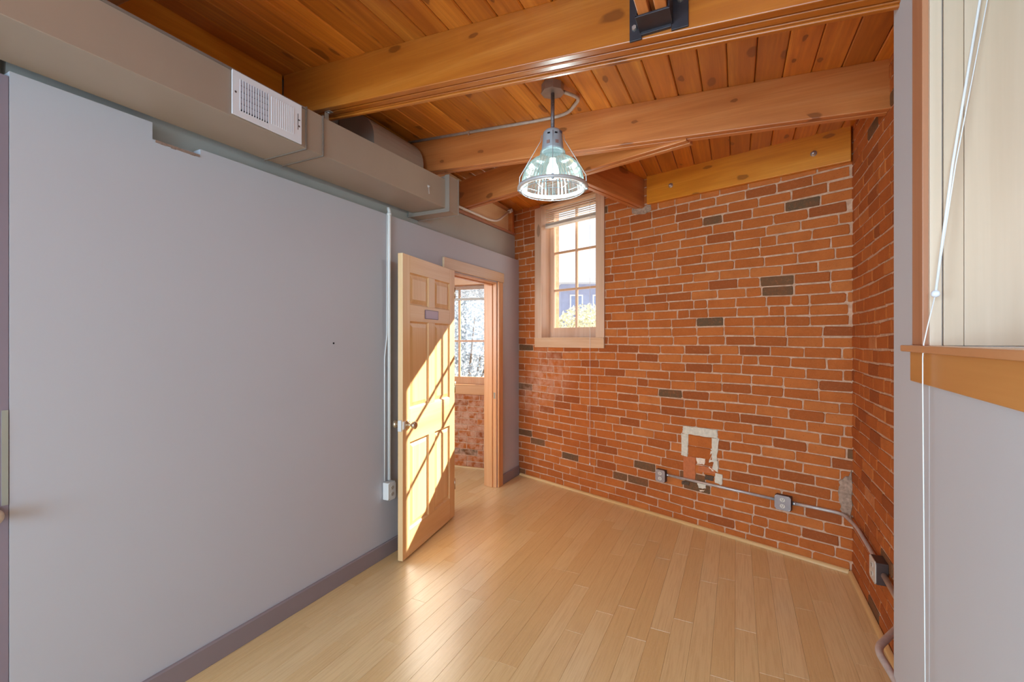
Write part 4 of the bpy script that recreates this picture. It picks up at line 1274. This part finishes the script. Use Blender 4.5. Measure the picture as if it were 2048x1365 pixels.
c_ = wp(925, 690, 9); shrub('leafy_shrub', (c_.x, c_.y, c_.z + .1), 1.25, 1.25, 5200, M['leafgrey'], 'silvery leafy shrub outside the window seen through the doorway', .05, 9)

# ------------------------------------------------------------------ LIGHT
def area(name, loc_, rot, sx, sy, e, col):
    l = bpy.data.lights.new(name, 'AREA'); l.shape = 'RECTANGLE'; l.size = sx; l.size_y = sy; l.energy = e; l.color = col
    o = bpy.data.objects.new(name, l); COL.objects.link(o); o.location = loc_; o.rotation_euler = rot; return o
area('rear_fill', (-.8, YB - .05, 1.75), (PI / 2, 0, 0), 2.3, 2.0, 245, (.50, .77, 1.0))  # fill lamp added in the unseen rear opening, behind the camera
area('left_fill', (-2.24, -1.9, 1.35), (0, -PI / 2, 0), 1.7, 1.9, 120, (.50, .77, 1.0))  # lamp added out of view to brighten the right wall and brick
p = E + DW * ((WY0 + WY1) / 2) + Vector((.62, 0, 0))
area('side_window_daylight', (p.x + .05, p.y, 1.62), (0, PI / 2, 0),   .30, 1.0, 2.5, (.60, .80, 1.0))
area('hall_fill', (-3.3, 1.35, 1.8), (PI / 2, 0, 0), 1.4, 1.2, 58, (.72, .86, 1.0))  # lamp added at the hall's unseen near end to brighten its brick
pl0 = bpy.data.lights.new('pendant_bulb', 'POINT'); pl0.energy = 11; pl0.shadow_soft_size = .05; pl0.color = (.78, .98, 1)
po = bpy.data.objects.new('pendant_bulb', pl0); COL.objects.link(po); po.location = (PX, PY, 2.335)
sl = bpy.data.lights.new('sun', 'SUN'); sl.energy = 26; sl.angle = .009; sl.color = (1, .97, .88)
so = bpy.data.objects.new('sun', sl); COL.objects.link(so)
sd = Vector((-.392, -.920, -.76))
so.rotation_euler = sd.to_track_quat('-Z', 'Y').to_euler()

wd = bpy.data.worlds.new('sky'); SC.world = wd; wd.use_nodes = True
bg = wd.node_tree.nodes['Background']; bg.inputs[0].default_value = (.88, .93, 1.0, 1); bg.inputs[1].default_value = 1.5

# ------------------------------------------------------------------ CAMERA
cam = bpy.data.cameras.new('camera'); cam.sensor_fit = 'HORIZONTAL'; cam.sensor_width = 36; cam.lens = 36 * F / 2048
cam.shift_y = -(682.5 - CV) / 2048 * 1.0
cam.clip_start = .05; cam.clip_end = 300
co = bpy.data.objects.new('camera', cam); COL.objects.link(co)
co.location = (0, 0, EYE); co.rotation_euler = (PI / 2, 0, YAW)
SC.camera = co

SC.view_settings.view_transform = 'Standard'; SC.view_settings.look = 'None'
SC.view_settings.exposure = 0; SC.view_settings.gamma = 1; SC.view_settings.use_curve_mapping = False
SC.cycles.max_bounces = 10; SC.cycles.diffuse_bounces = 6; SC.cycles.transparent_max_bounces = 16
SC.cycles.sample_clamp_indirect = 6; SC.cycles.use_denoising = True
